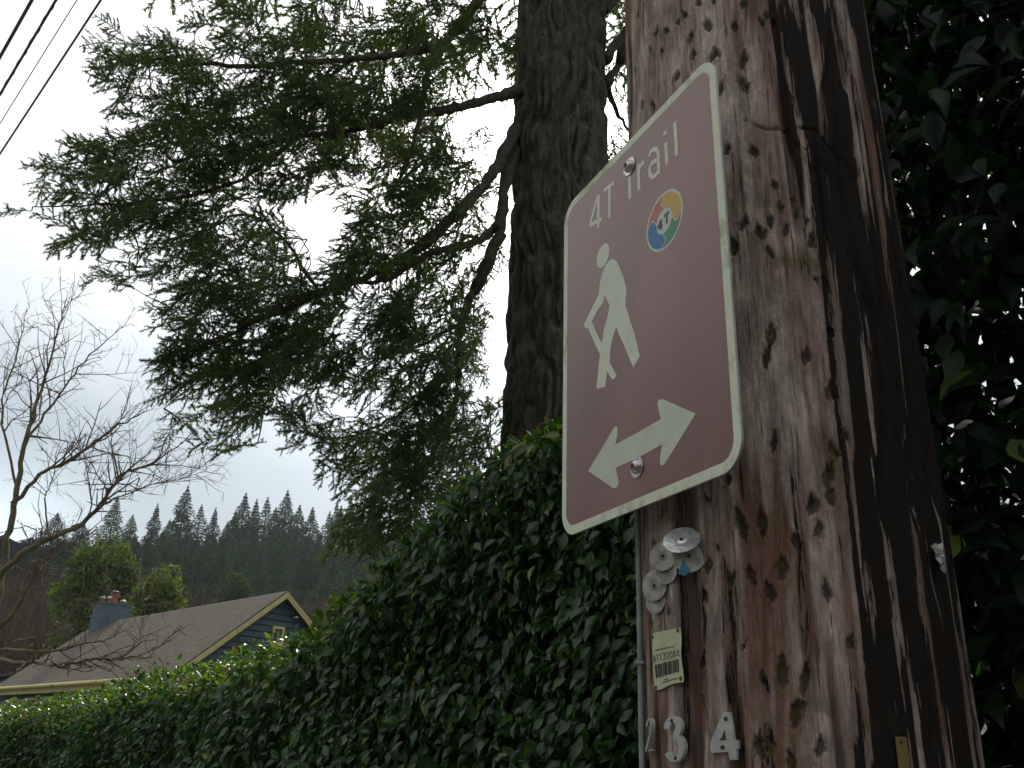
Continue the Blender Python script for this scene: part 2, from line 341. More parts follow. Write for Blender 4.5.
tz = t.nodes.new('ShaderNodeMapRange'); tz.interpolation_type = 'SMOOTHSTEP'; tz.inputs[1].default_value = -.62; tz.inputs[2].default_value = -.02; tz.inputs[4].default_value = .45; t.links.new(att('stain'), tz.inputs[0])
c = mixc(tz.outputs[0], c, (.07, .045, .032))
c = mixc(wmul(att('hole'), .75), c, (.03, .024, .018))
sa = t.nodes.new('ShaderNodeMath'); sa.operation = 'MULTIPLY_ADD'; t.links.new(n1.outputs['Fac'], sa.inputs[0]); sa.inputs[1].default_value = 1.0; sa.inputs[2].default_value = -.5
sb = t.nodes.new('ShaderNodeMath'); sb.operation = 'ADD'; t.links.new(att('stain'), sb.inputs[0]); t.links.new(sa.outputs[0], sb.inputs[1])
sc4 = t.nodes.new('ShaderNodeMath'); sc4.operation = 'MULTIPLY_ADD'; sc4.inputs[1].default_value = 1.1; t.links.new(n4.outputs['Fac'], sc4.inputs[0]); sb0 = sb; sc4.inputs[2].default_value = -.55; sb = t.nodes.new('ShaderNodeMath'); sb.operation = 'ADD'; t.links.new(sb0.outputs[0], sb.inputs[0]); t.links.new(sc4.outputs[0], sb.inputs[1])
sr = t.nodes.new('ShaderNodeMapRange'); sr.interpolation_type = 'SMOOTHSTEP'; sr.inputs[1].default_value = -.05; sr.inputs[2].default_value = .06; t.links.new(sb.outputs[0], sr.inputs[0]); SF = sr.outputs[0]
c = mixc(SF, c, mixc(n1.outputs['Fac'], (.004, .0035, .003), (.024, .019, .016)))
c = mixc(wmul(att('moss'), .8), c, mixc(n2.outputs['Fac'], (.03, .035, .008), (.17, .15, .03)))
t.links.new(c, b.inputs['Base Color'])
mr = t.nodes.new('ShaderNodeMapRange'); t.links.new(SF, mr.inputs[0]); mr.inputs[3].default_value = .85; mr.inputs[4].default_value = .8; t.links.new(mr.outputs[0], b.inputs['Roughness'])
bp = t.nodes.new('ShaderNodeBump'); bp.inputs['Distance'].default_value = .0024; t.links.new(n1.outputs['Fac'], bp.inputs['Height'])
bp2 = t.nodes.new('ShaderNodeBump'); bp2.inputs['Distance'].default_value = .0016; t.links.new(n2.outputs['Fac'], bp2.inputs['Height']); t.links.new(bp.outputs[0], bp2.inputs['Normal'])
t.links.new(bp2.outputs[0], b.inputs['Normal'])
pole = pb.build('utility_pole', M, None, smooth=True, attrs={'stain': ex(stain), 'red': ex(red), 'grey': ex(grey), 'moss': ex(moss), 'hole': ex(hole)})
tag(pole, 'thick weathered wooden utility pole with dark tar streaks and spike holes', 'utility pole')
steel = mat('galvanised_steel', (.30, .30, .29), (.45, .45, .44), rough=.45, metal=.85, scale=60)
darkiron = mat('rusty_dark_iron', (.03, .025, .022), (.09, .05, .03), rough=.7, metal=.3, scale=300)
for q in (8.83, 7.35): br = MB(); br.box(PC + UP * q, (.12, .5, .09), ROT); under(br.build('cable_bracket', steel), pole)

# ------------------------------------------------------------------ overhead cables fixed to the pole
cabm = mat('black_cable_jacket', (.05, .05, .055), (.09, .09, .10), rough=.5, scale=30)
alum = mat('bare_aluminium_wire', (.28, .28, .3), (.42, .42, .43), rough=.5, metal=.4, scale=30)
for (x0, y0, x1, y1, r_, mt_, lb, tw) in ((32, 0, 0, 57, .020, cabm, 'thick dark overhead cable nearest the top left corner', 0), (54, 0, 0, 98, .020, cabm, 'thick twisted overhead cable bundle, second from the corner', 1),
                                      (79, 0, 0, 120, .005, alum, 'faint pale thin overhead wire between the thick bundle and the dark wire', 0), (98, 0, 0, 158, .009, cabm, 'thin dark overhead wire closest to the fir tree boughs', 0)):
    r = (ray(x0, y0) + ray(x1, y1)) / 2; H = 1.18 / (r @ N) * r[2]; n_ = 1.18
    H = 1.18 * r[2] / (r @ N)
    if H > 7.9 or H < 5: H = min(max(H, 5), 7.9); n_ = H * (r @ N) / r[2]
    a = np.linspace(-18, 55, 60); sag = .0006 * ((a - 5) ** 2 - 0) * 0
    line = np.stack([st(q, n_, 1.6 + H) for q in a])
    g = MB()
    if tw:
        g.tube(line, r_ * .7, k=8)
        aa2 = np.linspace(-18, 55, 1500); g.tube(np.stack([st(q, n_ + .010 * math.cos(q * 14), 1.6 + H + .010 * math.sin(q * 14)) for q in aa2]), r_ * .45, k=5)
    else: g.tube(line, r_, k=8)
    tag(g.build('overhead_cable' if r_ > .01 else 'overhead_wire', mt_, smooth=True), lb, 'cable' if r_ > .01 else 'wire')

# ------------------------------------------------------------------ flat cut shapes
def plate(mb, outer, holes, O, U, V, Nn, z0, z1, var=.5, bevel=0):
    """extruded 2D shape; O origin, U/V in-plane axes, Nn outward normal"""
    loops = [outer] + list(holes)
    tri = tessellate_polygon([[Vector((p[0], p[1], 0)) for p in L] for L in loops])
    pts = A([p for L in loops for p in L], float)
    f = O + pts[:, :1] * U + pts[:, 1:] * V
    n = len(pts); T = []
    for a, b_, c in tri:
        ar = np.cross(pts[b_] - pts[a], pts[c] - pts[a])
        if abs(ar) < 1e-12: continue
        q = (a, b_, c) if ar > 0 else (a, c, b_)
        T += [q, (q[0] + n, q[2] + n, q[1] + n)]
    Q = []; k = 0
    for L in loops:
        m_ = len(L)
        for i_ in range(m_): a, b_ = k + i_, k + (i_ + 1) % m_; Q.append((a, a + n, b_ + n, b_))
        k += m_
    mb.add(np.concatenate([f + Nn * z1, f + Nn * z0]), tris=T, quads=Q, var=var)
def stroke(mb, pts, w, O, U, V, Nn, z0, z1, var=.5):
    """one continuous ribbon outline along a polyline"""
    p = A(pts, float); d = np.gradient(p, axis=0) if len(p) > 2 else np.repeat([p[1] - p[0]], 2, 0)
    d /= np.linalg.norm(d, axis=1)[:, None]; nn = np.stack([-d[:, 1], d[:, 0]], -1) * w / 2
    plate(mb, list(map(tuple, p - nn)) + list(map(tuple, (p + nn)[::-1])), [], O, U, V, Nn, z0, z1, var)
def rrect(x0, y0, x1, y1, r, k=10):
    out = []
    for cx, cy, a0 in ((x1 - r, y1 - r, 0), (x0 + r, y1 - r, 90), (x0 + r, y0 + r, 180), (x1 - r, y0 + r, 270)):
        for i_ in range(k + 1):
            a = math.radians(a0 + 90 * i_ / k); out.append((cx + r * math.cos(a), cy + r * math.sin(a)))
    return out
def circ(cx, cy, r, k=40): return [(cx + r * math.cos(a), cy + r * math.sin(a)) for a in np.arange(k) * 2 * math.pi / k]

# ------------------------------------------------------------------ trail sign
TL = A([.0861, 1.4026, .9213]) + CAM; SU = A([.4095, -.9123, 0]); SN = A([-.9123, -.4095, 0])
SW, SH = .4495, .6096
def suv(x, y):
    r = ray(x, y); k = ((TL - CAM) @ SN) / (r @ SN); q = CAM + r * k - TL; return (q @ SU, q[2])
def sconv(L, ox, oy, s): return [suv(ox + x / s, oy + y / s) for x, y in L]
sc_ctr = TL + SU * SW / 2 - UP * SH / 2
sign = root('trail_sign', 'brown trail sign with cream hiker and double arrow bolted to the pole', 'sign', sc_ctr)
alback = mat('sign_aluminium', (.32, .32, .31), (.42, .42, .41), rough=.5, metal=.7, scale=20)
M = mat('maroon_sign_sheeting', (.195, .080, .060), (.255, .112, .084), rough=.33, spec=.6, scale=7, stretch=(1, 1, .35), coat=0.0)
M.node_tree.nodes['Principled BSDF'].inputs['Roughness'].default_value = .24
t = M.node_tree; 
maroon = M
# cream reflective sheeting with algae growing in from rims
def creamy(name, dirt, c=( .72, .74, .55)):
    M = mat(name, c, tuple(q * .9 for q in c), rough=.5, scale=30); t = M.node_tree; b = t.nodes['Principled BSDF']
    tc = t.nodes.new('ShaderNodeTexCoord'); n = t.nodes.new('ShaderNodeTexNoise'); n.inputs['Scale'].default_value = 14; n.inputs['Detail'].default_value = 9; n.inputs['Roughness'].default_value = .65
    t.links.new(tc.outputs['Object'], n.inputs['Vector'])
    r = t.nodes.new('ShaderNodeValToRGB'); r.color_ramp.elements[0].position = dirt; r.color_ramp.elements[1].position = dirt + .16; t.links.new(n.outputs['Fac'], r.inputs[0])
    mx = t.nodes.new('ShaderNodeMixRGB'); t.links.new(r.outputs[0], mx.inputs[0])
    old = b.inputs['Base Color'].links[0].from_socket; t.links.new(old, mx.inputs[1]); mx.inputs[2].default_value = (.27, .24, .075, 1)
    t.links.new(mx.outputs[0], b.inputs['Base Color']); return M
cream = creamy('cream_sheeting', .54); creamclean = creamy('cream_lettering', .72, (.72, .74, .58))
def spart(name, fn, mt, par=sign, sm=False): g = MB(); fn(g); return g.build(name, mt, par, smooth=sm)
SO = dict(O=TL, U=SU, V=UP, Nn=SN)
spart('backing_plate', lambda g: plate(g, rrect(0, -SH, SW, 0, .040), [], z0=-.0025, z1=0, **SO), alback)
spart('border', lambda g: plate(g, rrect(.0006, -SH + .0006, SW - .0006, -.0006, .0394), [rrect(.0145, -SH + .0145, SW - .0145, -.0145, .026)], z0=0, z1=.0005, **SO), cream)
spart('face', lambda g: plate(g, rrect(.0135, -SH + .0135, SW - .0135, -.0135, .027), [], z0=0, z1=.0003, **SO), maroon)
hb = sconv([(190, 132), (202, 135), (212, 142), (228, 175), (245, 220), (258, 275), (253, 310), (253, 340), (270, 400), (290, 460), (305, 520), (317, 572), (288, 622), (270, 580), (245, 520), (225, 475), (211, 438), (197, 480),
            (185, 535), (180, 598), (213, 660), (195, 678), (170, 640), (160, 710), (121, 718), (128, 650), (137, 562), (110, 505), (82, 442), (72, 445), (63, 432), (85, 385), (110, 335), (132, 290), (136, 245), (148, 195), (165, 155)], 570, 230, 4.52)
hh = sconv([(100, 415), (125, 367), (150, 330), (160, 297), (180, 340), (172, 390), (155, 450), (145, 514), (120, 462)], 570, 230, 4.52)
hc_ = suv(570 + 150 / 4.52, 230 + 117 / 4.52)
def _hk(g): plate(g, hb, [hh], z0=.0003, z1=.0007, **SO); plate(g, circ(hc_[0], hc_[1], .0205), [], z0=.0003, z1=.0007, **SO)
spart('hiker_symbol', _hk, creamclean)
arrow = sconv([(102, 500), (180, 370), (245, 258), (255, 254), (262, 260), (262, 300), (250, 355), (380, 285), (500, 215), (485, 150), (483, 122), (492, 108), (510, 105), (600, 145), (692, 185), (610, 320), (520, 462), (508, 470), (497, 463),
               (495, 430), (508, 352), (380, 425), (252, 482), (268, 550), (266, 580), (252, 594), (235, 592), (170, 545)], 570, 380, 5.486)
spart('arrow_symbol', lambda g: plate(g, arrow, [], z0=.0003, z1=.0007, **SO), creamy('cream_arrow', .57, (.60, .63, .48)))
def _let(g):
    LW = .0078; kk = 0
    for L in ([(97, 437), (95, 605)], [(94, 437), (53, 590)], [(53, 590), (114, 556)], [(152, 393), (152, 553)], [(124, 414), (176, 372)], [(253, 285), (257, 455)], [(222, 325), (284, 262)], [(299, 278), (305, 412)], [(302, 312), (310, 288), (318, 276), (330, 266)],
              [(356, 238), (362, 215), (376, 202), (392, 200), (401, 215), (403, 245), (404, 330)], [(403, 252), (385, 262), (368, 275), (358, 300), (360, 330), (372, 346), (388, 336), (403, 312)], [(440, 168), (446, 278)], [(435, 110), (437, 126)], [(487, 62), (497, 235)]):
        kk += 1; stroke(g, sconv(L, 580, 110, 5.117), LW, z0=.0003, z1=.00055 + kk % 3 * .00012, **SO)
spart('lettering', _let, creamclean)
lt = suv(580 + 480 / 5.117, 110 + 405 / 5.117); lbm = suv(580 + 385 / 5.117, 110 + 728 / 5.117); lc = ((lt[0] + lbm[0]) / 2, (lt[1] + lbm[1]) / 2); lr = math.hypot(lt[0] - lbm[0], lt[1] - lbm[1]) / 2
lc = suv(580 + 432 / 5.117, 110 + 566 / 5.117)
logo = spart('trail_logo', lambda g: plate(g, circ(lc[0], lc[1], lr, 64), [], z0=.0003, z1=.0005, **SO), mat('logo_white', (.56, .60, .52), (.6, .63, .55), rough=.5, scale=20))
def sang(x, y): q = suv(580 + x / 5.117, 110 + y / 5.117); return math.atan2(q[1] - lc[1], q[0] - lc[0])
dv = [sang(434, 450), sang(346, 618), sang(418, 690), sang(515, 518)]   # yellow|red, red|blue, blue|green, green|yellow
def seg(a0, a1, bul0, bul1, col, nm):
    while a1 < a0: a1 += 2 * math.pi
    ro, ri = lr * .91, lr * .44; gp = .05; out = []
    a0 += gp; a1 -= gp
    for q in np.linspace(a0, a1, 18): out.append((lc[0] + ro * math.cos(q), lc[1] + ro * math.sin(q)))
    for f in np.linspace(0, 1, 9)[1:-1]: r_ = ro + (ri - ro) * f; q = a1 + bul1 * math.sin(f * math.pi); out.append((lc[0] + r_ * math.cos(q), lc[1] + r_ * math.sin(q)))
    for q in np.linspace(a1, a0, 14): out.append((lc[0] + ri * math.cos(q), lc[1] + ri * math.sin(q)))
    for f in np.linspace(1, 0, 9)[1:-1]: r_ = ro + (ri - ro) * f; q = a0 - bul0 * math.sin(f * math.pi); out.append((lc[0] + r_ * math.cos(q), lc[1] + r_ * math.sin(q)))
    g = MB(); plate(g, out, [], z0=.0005, z1=.0008, **SO); under(g.build(nm, mat(nm, col, tuple(q * .93 for q in col), rough=.5, scale=40)), logo)
    o = bpy.data.objects[-1] if False else None
seg(dv[0], dv[1], -.30, -.30, (.55, .17, .12), 'red_segment'); seg(dv[1], dv[2], .30, .30, (.05, .19, .42), 'blue_segment')
seg(dv[2], dv[3], -.30, -.30, (.08, .28, .13), 'green_segment'); seg(dv[3], dv[0], .30, .30, (.60, .40, .07), 'yellow_segment')
def _lt(g):
    for kk, L in enumerate(([(418, 562), (416, 615)], [(417, 562), (400, 606)], [(400, 606), (424, 590)], [(446, 528), (446, 580)], [(432, 545), (458, 520)])): stroke(g, sconv(L, 580, 110, 5.117), .0042, z0=.0005, z1=.0008 + kk % 2 * .0002, **SO)
g = MB(); _lt(g); under(g.build('logo_lettering', mat('logo_grey', (.10, .11, .10), rough=.5)), logo)
for o in list(logo.children): o.location = Vector(-sc_ctr)
def dome(g, c, nrm, r, h, k=24, rings=5, var=.5):
    ref = UP if abs(nrm[2]) < .9 else A([1., 0, 0]); u = np.cross(nrm, ref); u /= np.linalg.norm(u); w = np.cross(nrm, u); V = []; Q = []
    for i_ in range(rings + 1):
        f = i_ / rings * math.pi / 2 * .98
        for q in np.arange(k) * 2 * math.pi / k: V.append(c + nrm * h * math.sin(f) + (u * math.cos(q) + w * math.sin(q)) * r * math.cos(f))
    for i_ in range(rings):
        for q in range(k): a = i_ * k + q; b_ = i_ * k + (q + 1) % k; Q.append((a, b_, b_ + k, a + k))
    g.add(V, tris=[(rings * k, rings * k + q, rings * k + q + 1) for q in range(1, k - 1)], quads=Q, var=var)
bolt_m = mat('zinc_bolt', (.35, .34, .31), (.62, .60, .56), rough=.28, metal=.95, scale=150)
for (bx, by) in ((632, 165), (636, 468)):
    u_, v_ = suv(bx, by); c = TL + SU * .2248 + UP * v_
    bo = root('bolt', None, None, c); bo.parent = sign; bo.location = Vector(c - sc_ctr)
    for nm, fn, mt_ in (('washer', lambda g: (plate(g, circ(0, 0, .0155, 36), [circ(0, 0, .006, 20)], c, SU, UP, SN, .0004, .0022),), bolt_m), ('bolt_head', lambda g: dome(g, c + SN * .0021, SN, .0105, .0075), bolt_m),
                       ('socket', lambda g: plate(g, circ(0, 0, .0042, 6), [], c, SU, UP, SN, .0088, .0098), darkiron), ('shank', lambda g: g.tube([c - SN * .0026, c - SN * .075], .0048, k=10), steel), ('spacer', lambda g: g.tube([c - SN * .0027, c - SN * .044], .010, k=14), steel)):
        g = MB(); fn(g); o = g.build(nm, mt_, bo, smooth=nm == 'bolt_head')
ROOTLOC.clear()

# ------------------------------------------------------------------ small things fixed to the pole
def tang(phi): nn = PE * math.cos(phi) + PRT * math.sin(phi); return nn, np.cross(UP, nn)      # outward normal, rightward tangent
def on_plane(x, y, O, nn, U): r = ray(x, y); k = ((O - CAM) @ nn) / (r @ nn); q = CAM + r * k - O; return (q @ U, q[2])
nailm = darkiron
def digit(cx, cy, loops_px, label, mt_, nails, off=.0):
    phi, z = pole_hit(cx, cy); nn, U = tang(phi); O = pole_pt(phi, z, PR + .0035)
    g = MB()
    L = [[on_plane(640 + x / 8.533, 690 + y / 8.533, O, nn, U) for x, y in l] for l in loops_px]
    plate(g, L[0], L[1:], O, U, UP, nn, -.001, .0042)
    o = tag(g.build('house_number', mt_), label, 'number')
    for x, y in nails:
        q = on_plane(640 + x / 8.533, 690 + y / 8.533, O, nn, U); g = MB(); dome(g, O + U * q[0] + UP * q[1] + nn * .0041, nn, .0028, .0014, k=12); o2 = g.build('nail', nailm, None, smooth=True); o2.parent = o
numm = mat('cast_aluminium_number', (.33, .32, .29), (.46, .45, .42), rough=.65, metal=.2, scale=40, bump=.0002)
digit(726, 735, [[(725, 190), (780, 190), (800, 290), (818, 425), (850, 430), (852, 500), (836, 505), (838, 595), (780, 598), (766, 530), (620, 537), (612, 500), (618, 440), (680, 290)], [(738, 340), (752, 430), (694, 434)]], 'aluminium digit 4 nailed to the pole, rightmost of the numbers', numm, [(746, 248), (720, 490)])
def ribbon(pts, w):
    p = A(pts, float); p = np.stack([np.interp(np.linspace(0, len(p) - 1, len(p) * 5), np.arange(len(p)), p[:, q]) for q in (0, 1)], -1)
    for _ in range(6): p[1:-1] = (p[:-2] + p[1:-1] * 2 + p[2:]) / 4
    d = np.gradient(p, axis=0); d /= np.linalg.norm(d, axis=1)[:, None]; nn = np.stack([-d[:, 1] * w / 2, d[:, 0] * w / 2], -1)
    return list(map(tuple, p - nn)) + list(map(tuple, (p + nn)[::-1]))
digit(677, 738, [ribbon([(248, 335), (258, 285), (290, 245), (330, 252), (352, 300), (345, 350), (322, 392), (352, 415), (378, 460), (378, 520), (350, 580), (315, 595), (280, 575), (255, 535)], 52)], 'aluminium digit 3 nailed to the pole, in the middle of the numbers', numm, [(293, 262), (325, 580)])
digit(649, 728, [ribbon([(82, 310), (92, 262), (106, 240), (118, 270), (118, 340), (106, 400), (88, 460), (76, 520), (84, 525), (100, 520), (116, 510)], 14)], 'aluminium digit 2 curving out of sight at the left edge of the pole', numm, [(102, 290), (94, 515)])
tagm = mat('dull_tin_disc', (.24, .22, .18), (.45, .43, .37), rough=.6, metal=.25, scale=60, bump=.0008)
brightm = mat('bright_tin_disc', (.50, .50, .49), (.75, .75, .73), rough=.33, metal=.8, scale=90, bump=.0015, bscale=120)
def disc(x, y, r, lift, tilt, label, mt_, ripped=None):
    phi, z = pole_hit(x, y); nn, U = tang(phi); nn = nn + U * tilt[0] + UP * tilt[1]; nn /= np.linalg.norm(nn); U = np.cross(UP, nn); U /= np.linalg.norm(U); V = np.cross(nn, U)
    O = pole_pt(phi, z, PR + lift)
    g = MB(); plate(g, [(a * (1 + .02 * math.sin(5 * k)), b_) for k, (a, b_) in enumerate(circ(0, 0, r, 40))], [circ(0, 0, r * .30, 16)], O, U, V, nn, 0, .0009)
    o = tag(g.build('tin_disc', mt_), label, 'tin disc', 'round tin discs nailed in a cluster')
    g = MB(); k = 16; V1 = []; 
    dome(g, O - nn * .0006, nn, r * .31, .0022, k=16); q = g.build('raised_centre', mt_, None, smooth=True); q.parent = o
    g = MB(); dome(g, O + nn * .0014, nn, .0028, .0016, k=10); q = g.build('nail', nailm, None, smooth=True); q.parent = o
disc(693, 557, .0225, .007, (.45, .2), 'dull tin disc half hidden below the bright one, above the blue scrap', tagm)
disc(690, 542, .0245, .016, (.55, .85), 'bright shiny tin disc, topmost and largest of the cluster', brightm)
disc(669, 571, .018, .0045, (.3, 0), 'dull tin disc peeking out between the flat grey disc and the two pale left ones', tagm)
disc(668.5, 557, .020, .0085, (.5, .1), 'flat grey tin disc left of the bright shiny one', tagm)
disc(659, 600, .018, .005, (.35, 0), 'pale tin disc at the very bottom of the cluster', tagm)
disc(660.5, 586, .0205, .009, (.4, .0), 'pale tin disc with a dished centre just above the bottom one', tagm)
phi, z = pole_hit(695, 569); nn, U = tang(phi); O = pole_pt(phi, z, PR + .022); g = MB()
plate(g, [(-.010, -.008), (.001, -.012), (.011, -.0075), (.005, .002), (-.001, .009), (-.004, .002)], [], O, U, UP, nn, 0, .0008)
tag(g.build('plastic_scrap', mat('blue_plastic', (.02, .10, .16), (.03, .16, .24), rough=.4, scale=200)), 'small torn blue scrap caught under the tin discs', 'scrap')
# inventory tag, bent to the pole
T0 = [(655, 634), (681.5, 628), (686, 682), (657.5, 690.5)]
tg = [pole_hit(x, y) for x, y in T0]
def tpt(u, v, lift=.003):
    ph = (tg[0][0] * (1 - u) + tg[1][0] * u) * (1 - v) + (tg[3][0] * (1 - u) + tg[2][0] * u) * v
    zz = (tg[0][1] * (1 - u) + tg[1][1] * u) * (1 - v) + (tg[3][1] * (1 - u) + tg[2][1] * u) * v
    return pole_pt(ph, zz, PR + lift + .0012 * math.sin(u * 5 + v * 3))
def tquad(g, u0, v0, u1, v1, lift, n=1):
    for i_ in range(n):
        a = u0 + (u1 - u0) * i_ / n; b_ = u0 + (u1 - u0) * (i_ + 1) / n; g.add([tpt(a, v1, lift), tpt(b_, v1, lift), tpt(b_, v0, lift), tpt(a, v0, lift), tpt(a, v1, lift - .0004), tpt(b_, v1, lift - .0004), tpt(b_, v0, lift - .0004), tpt(a, v0, lift - .0004)], quads=[[0, 1, 2, 3], [7, 6, 5, 4], [0, 4, 5, 1], [2, 6, 7, 3]])
g = MB(); nu, nv = 12, 18; VV = [tpt(u + .02 * math.sin(v * 9) * (u > .5), v + .015 * math.sin(u * 7) * (v > .5), l) for l in (.0036, .003) for v in np.linspace(0, 1, nv) for u in np.linspace(0, 1, nu)]
Q = [[l * nu * nv + v * nu + u, l * nu * nv + v * nu + u + 1, l * nu * nv + (v + 1) * nu + u + 1, l * nu * nv + (v + 1) * nu + u] for l in (0, 1) for v in range(nv - 1) for u in range(nu - 1)]
rim = [(0, u) for u in range(nu)] + [(v, nu - 1) for v in range(1, nv)] + [(nv - 1, u) for u in range(nu - 2, -1, -1)] + [(v, 0) for v in range(nv - 2, 0, -1)]
ids = [v * nu + u for v, u in rim]; Q += [[ids[k], ids[(k + 1) % len(ids)], ids[(k + 1) % len(ids)] + nu * nv, ids[k] + nu * nv] for k in range(len(ids))]
g.add(VV, quads=Q); itag = tag(g.build('inventory_tag', mat('faded_yellow_tag', (.46, .45, .27), (.54, .53, .36), rough=.55, scale=70), smooth=False), 'faded yellow barcode tag pinned on the pole below the tin discs', 'tag')
blk = mat('tag_print', (.03, .03, .025), rough=.6); blk2 = mat('tag_faint_print', (.12, .12, .07), rough=.6)
FONT = {'A': [[(0, 0), (.5, 1), (1, 0)], [(.2, .4), (.8, .4)]], '1': [[(.2, .8), (.55, 1), (.55, 0)]], '3': [[(0, .85), (.4, 1), (.9, .85), (.9, .6), (.4, .52), (.9, .45), (.95, .15), (.5, 0), (0, .15)]], '2': [[(0, .8), (.4, 1), (.9, .85), (.9, .6), (0, 0), (1, 0)]],
        '0': [[(.5, 0), (.05, .2), (.05, .8), (.5, 1), (.95, .8), (.95, .2), (.5, 0)]], '8': [[(.5, .53), (.1, .75), (.5, 1), (.9, .75), (.5, .53), (.05, .25), (.5, 0), (.95, .25), (.5, .53)]]}
g = MB()
def tlocal(p): return (p[0], p[1])
for k, ch in enumerate('A1132088'):
    x0 = .055 + k * .114; w = .085
    for L in FONT[ch]:
        q = [tpt(x0 + a * w, .52 - b_ * .125, .0044) for a, b_ in L]; g.tube(q, .00044, k=4)
o = g.build('tag_number', blk); o.parent = itag
g = MB(); bars = [.09, .13, .19, .24, .31, .37, .42, .48, .54, .58, .65, .71, .76, .83, .88]
for k, x in enumerate(bars): tquad(g, x, .57, x + (.028 if k % 3 else .045), .80, .0042)
o = g.build('barcode', blk); o.parent = itag
g = MB()
for a, b_, v in ((.14, .78, .31), (.3, .85, .90), (.38, .5, .86)):
    x = a
    while x < b_: w = .02 + .03 * rng.random(); tquad(g, x, v, x + w, v + .018, .0041); x += w + .012
o = g.build('fine_print', blk2); o.parent = itag
for k, (u_, v_) in enumerate(((.03, .06), (.93, .04), (.94, .93), (.06, .96))):
    g = MB(); ph = tpt(u_, v_, .0038); nn = (ph - PC) * A([1, 1, 0]); nn /= np.linalg.norm(nn); dome(g, ph, nn, .0027, .0018, k=10)
    o = g.build('pin', mat('rusty_pin', (.10, .05, .025), (.2, .1, .05), rough=.7, scale=300), None, smooth=True); o.parent = itag
# grey ground-wire moulding down the left side, below the sign
phi, _ = pole_hit(645.5, 700); g = MB(); nn, U = tang(phi - .05); zz = np.linspace(-.1, 1.985, 40)
g.tube([pole_pt(phi - .05, q, PR + .004 + .001 * math.sin(q * 9)) for q in zz], .0042, k=10)
gw = tag(g.build('ground_wire_moulding', mat('grey_plastic_moulding', (.20, .215, .2), (.30, .32, .295), rough=.55, scale=25), smooth=True), 'narrow grey moulding running down the left edge of the pole', 'cable cover')
for q in (.4, 1.2, 1.72):
    g = MB(); c = pole_pt(phi - .05, q, PR + .006); g.box(c, (.013, .012, .004), A([U, nn, UP]).T); o = g.build('staple', steel); o.parent = gw
# torn metal shard and little yellow marker on the dark side
phi, z = pole_hit(934, 558); nn, U = tang(phi); O = pole_pt(phi, z, PR + .004); g = MB()
pp = [(-.015, .012, .002), (-.009, .017, .006), (-.001, .015, .002), (.006, .019, .007), (.011, .010, .003), (.010, .001, .006), (.014, -.008, .002), (.008, -.020, .004), (.003, -.014, .001), (-.003, -.010, .005), (-.008, -.002, .002), (-.013, .004, .005)]
k = len(pp); ring = [O + U * a + UP * b_ + nn * l for a, b_, l in pp]; mid = [O + U * a * .45 + UP * (b_ * .45 + .001) + nn * (.004 + .004 * (q % 2)) for q, (a, b_, l) in enumerate(pp)]
g.add(ring + mid + [O + nn * .003], tris=[(k + q, k + (q + 1) % k, 2 * k) for q in range(k)], quads=[(q, (q + 1) % k, k + (q + 1) % k, k + q) for q in range(k)])
g.add([p_ - nn * .0008 for p_ in ring] + [O], tris=[((q + 1) % k, q, k) for q in range(k)])
tag(g.build('metal_shard', mat('crumpled_tin', (.28, .30, .26), (.5, .52, .46), rough=.45, metal=.5, scale=120, bump=.002)), 'crumpled pale metal shard stuck in the dark side of the pole', 'metal scrap')
phi, z = pole_hit(900, 752); nn, U = tang(phi); O = pole_pt(phi, z, PR + .004); g = MB(); plate(g, rrect(-.007, -.018, .007, .016, .002, 4), [], O, U, UP, nn, 0, .001)
mk = tag(g.build('marker_tag', mat('yellow_marker', (.17, .11, .02), (.12, .08, .02), rough=.5, scale=90)), 'small yellow marker tag low on the dark side of the pole', 'tag')
g = MB(); dome(g, O + UP * .011 + nn * .001, nn, .0025, .0015, k=10); o = g.build('nail', nailm, None, smooth=True); o.parent = mk

# ------------------------------------------------------------------ leaves
LT = A([(0, 0, 0), (0, .34, -.035), (0, .70, -.055), (0, 1.0, -.16), (-.20, .22, .03), (-.275, .50, .045), (-.13, .80, -.02), (.20, .22, .03), (.275, .50, .045), (.13, .80, -.02)], float)
LF = A([(0, 1, 4), (4, 1, 5), (1, 2, 5), (5, 2, 6), (2, 3, 6), (0, 7, 1), (7, 8, 1), (1, 8, 2), (8, 9, 2), (2, 9, 3)])
def leafcloud(mb, pos, axis, nrm, size, var, width=1.0):
    sc3 = np.stack([size * width, size, size * rng.uniform(.4, 2.2, len(size))], -1)
    scatter(mb, LT, LF, pos, frames(axis, nrm), sc3, var)
def rv(n, s=1): return rng.normal(size=(n, 3)) * s

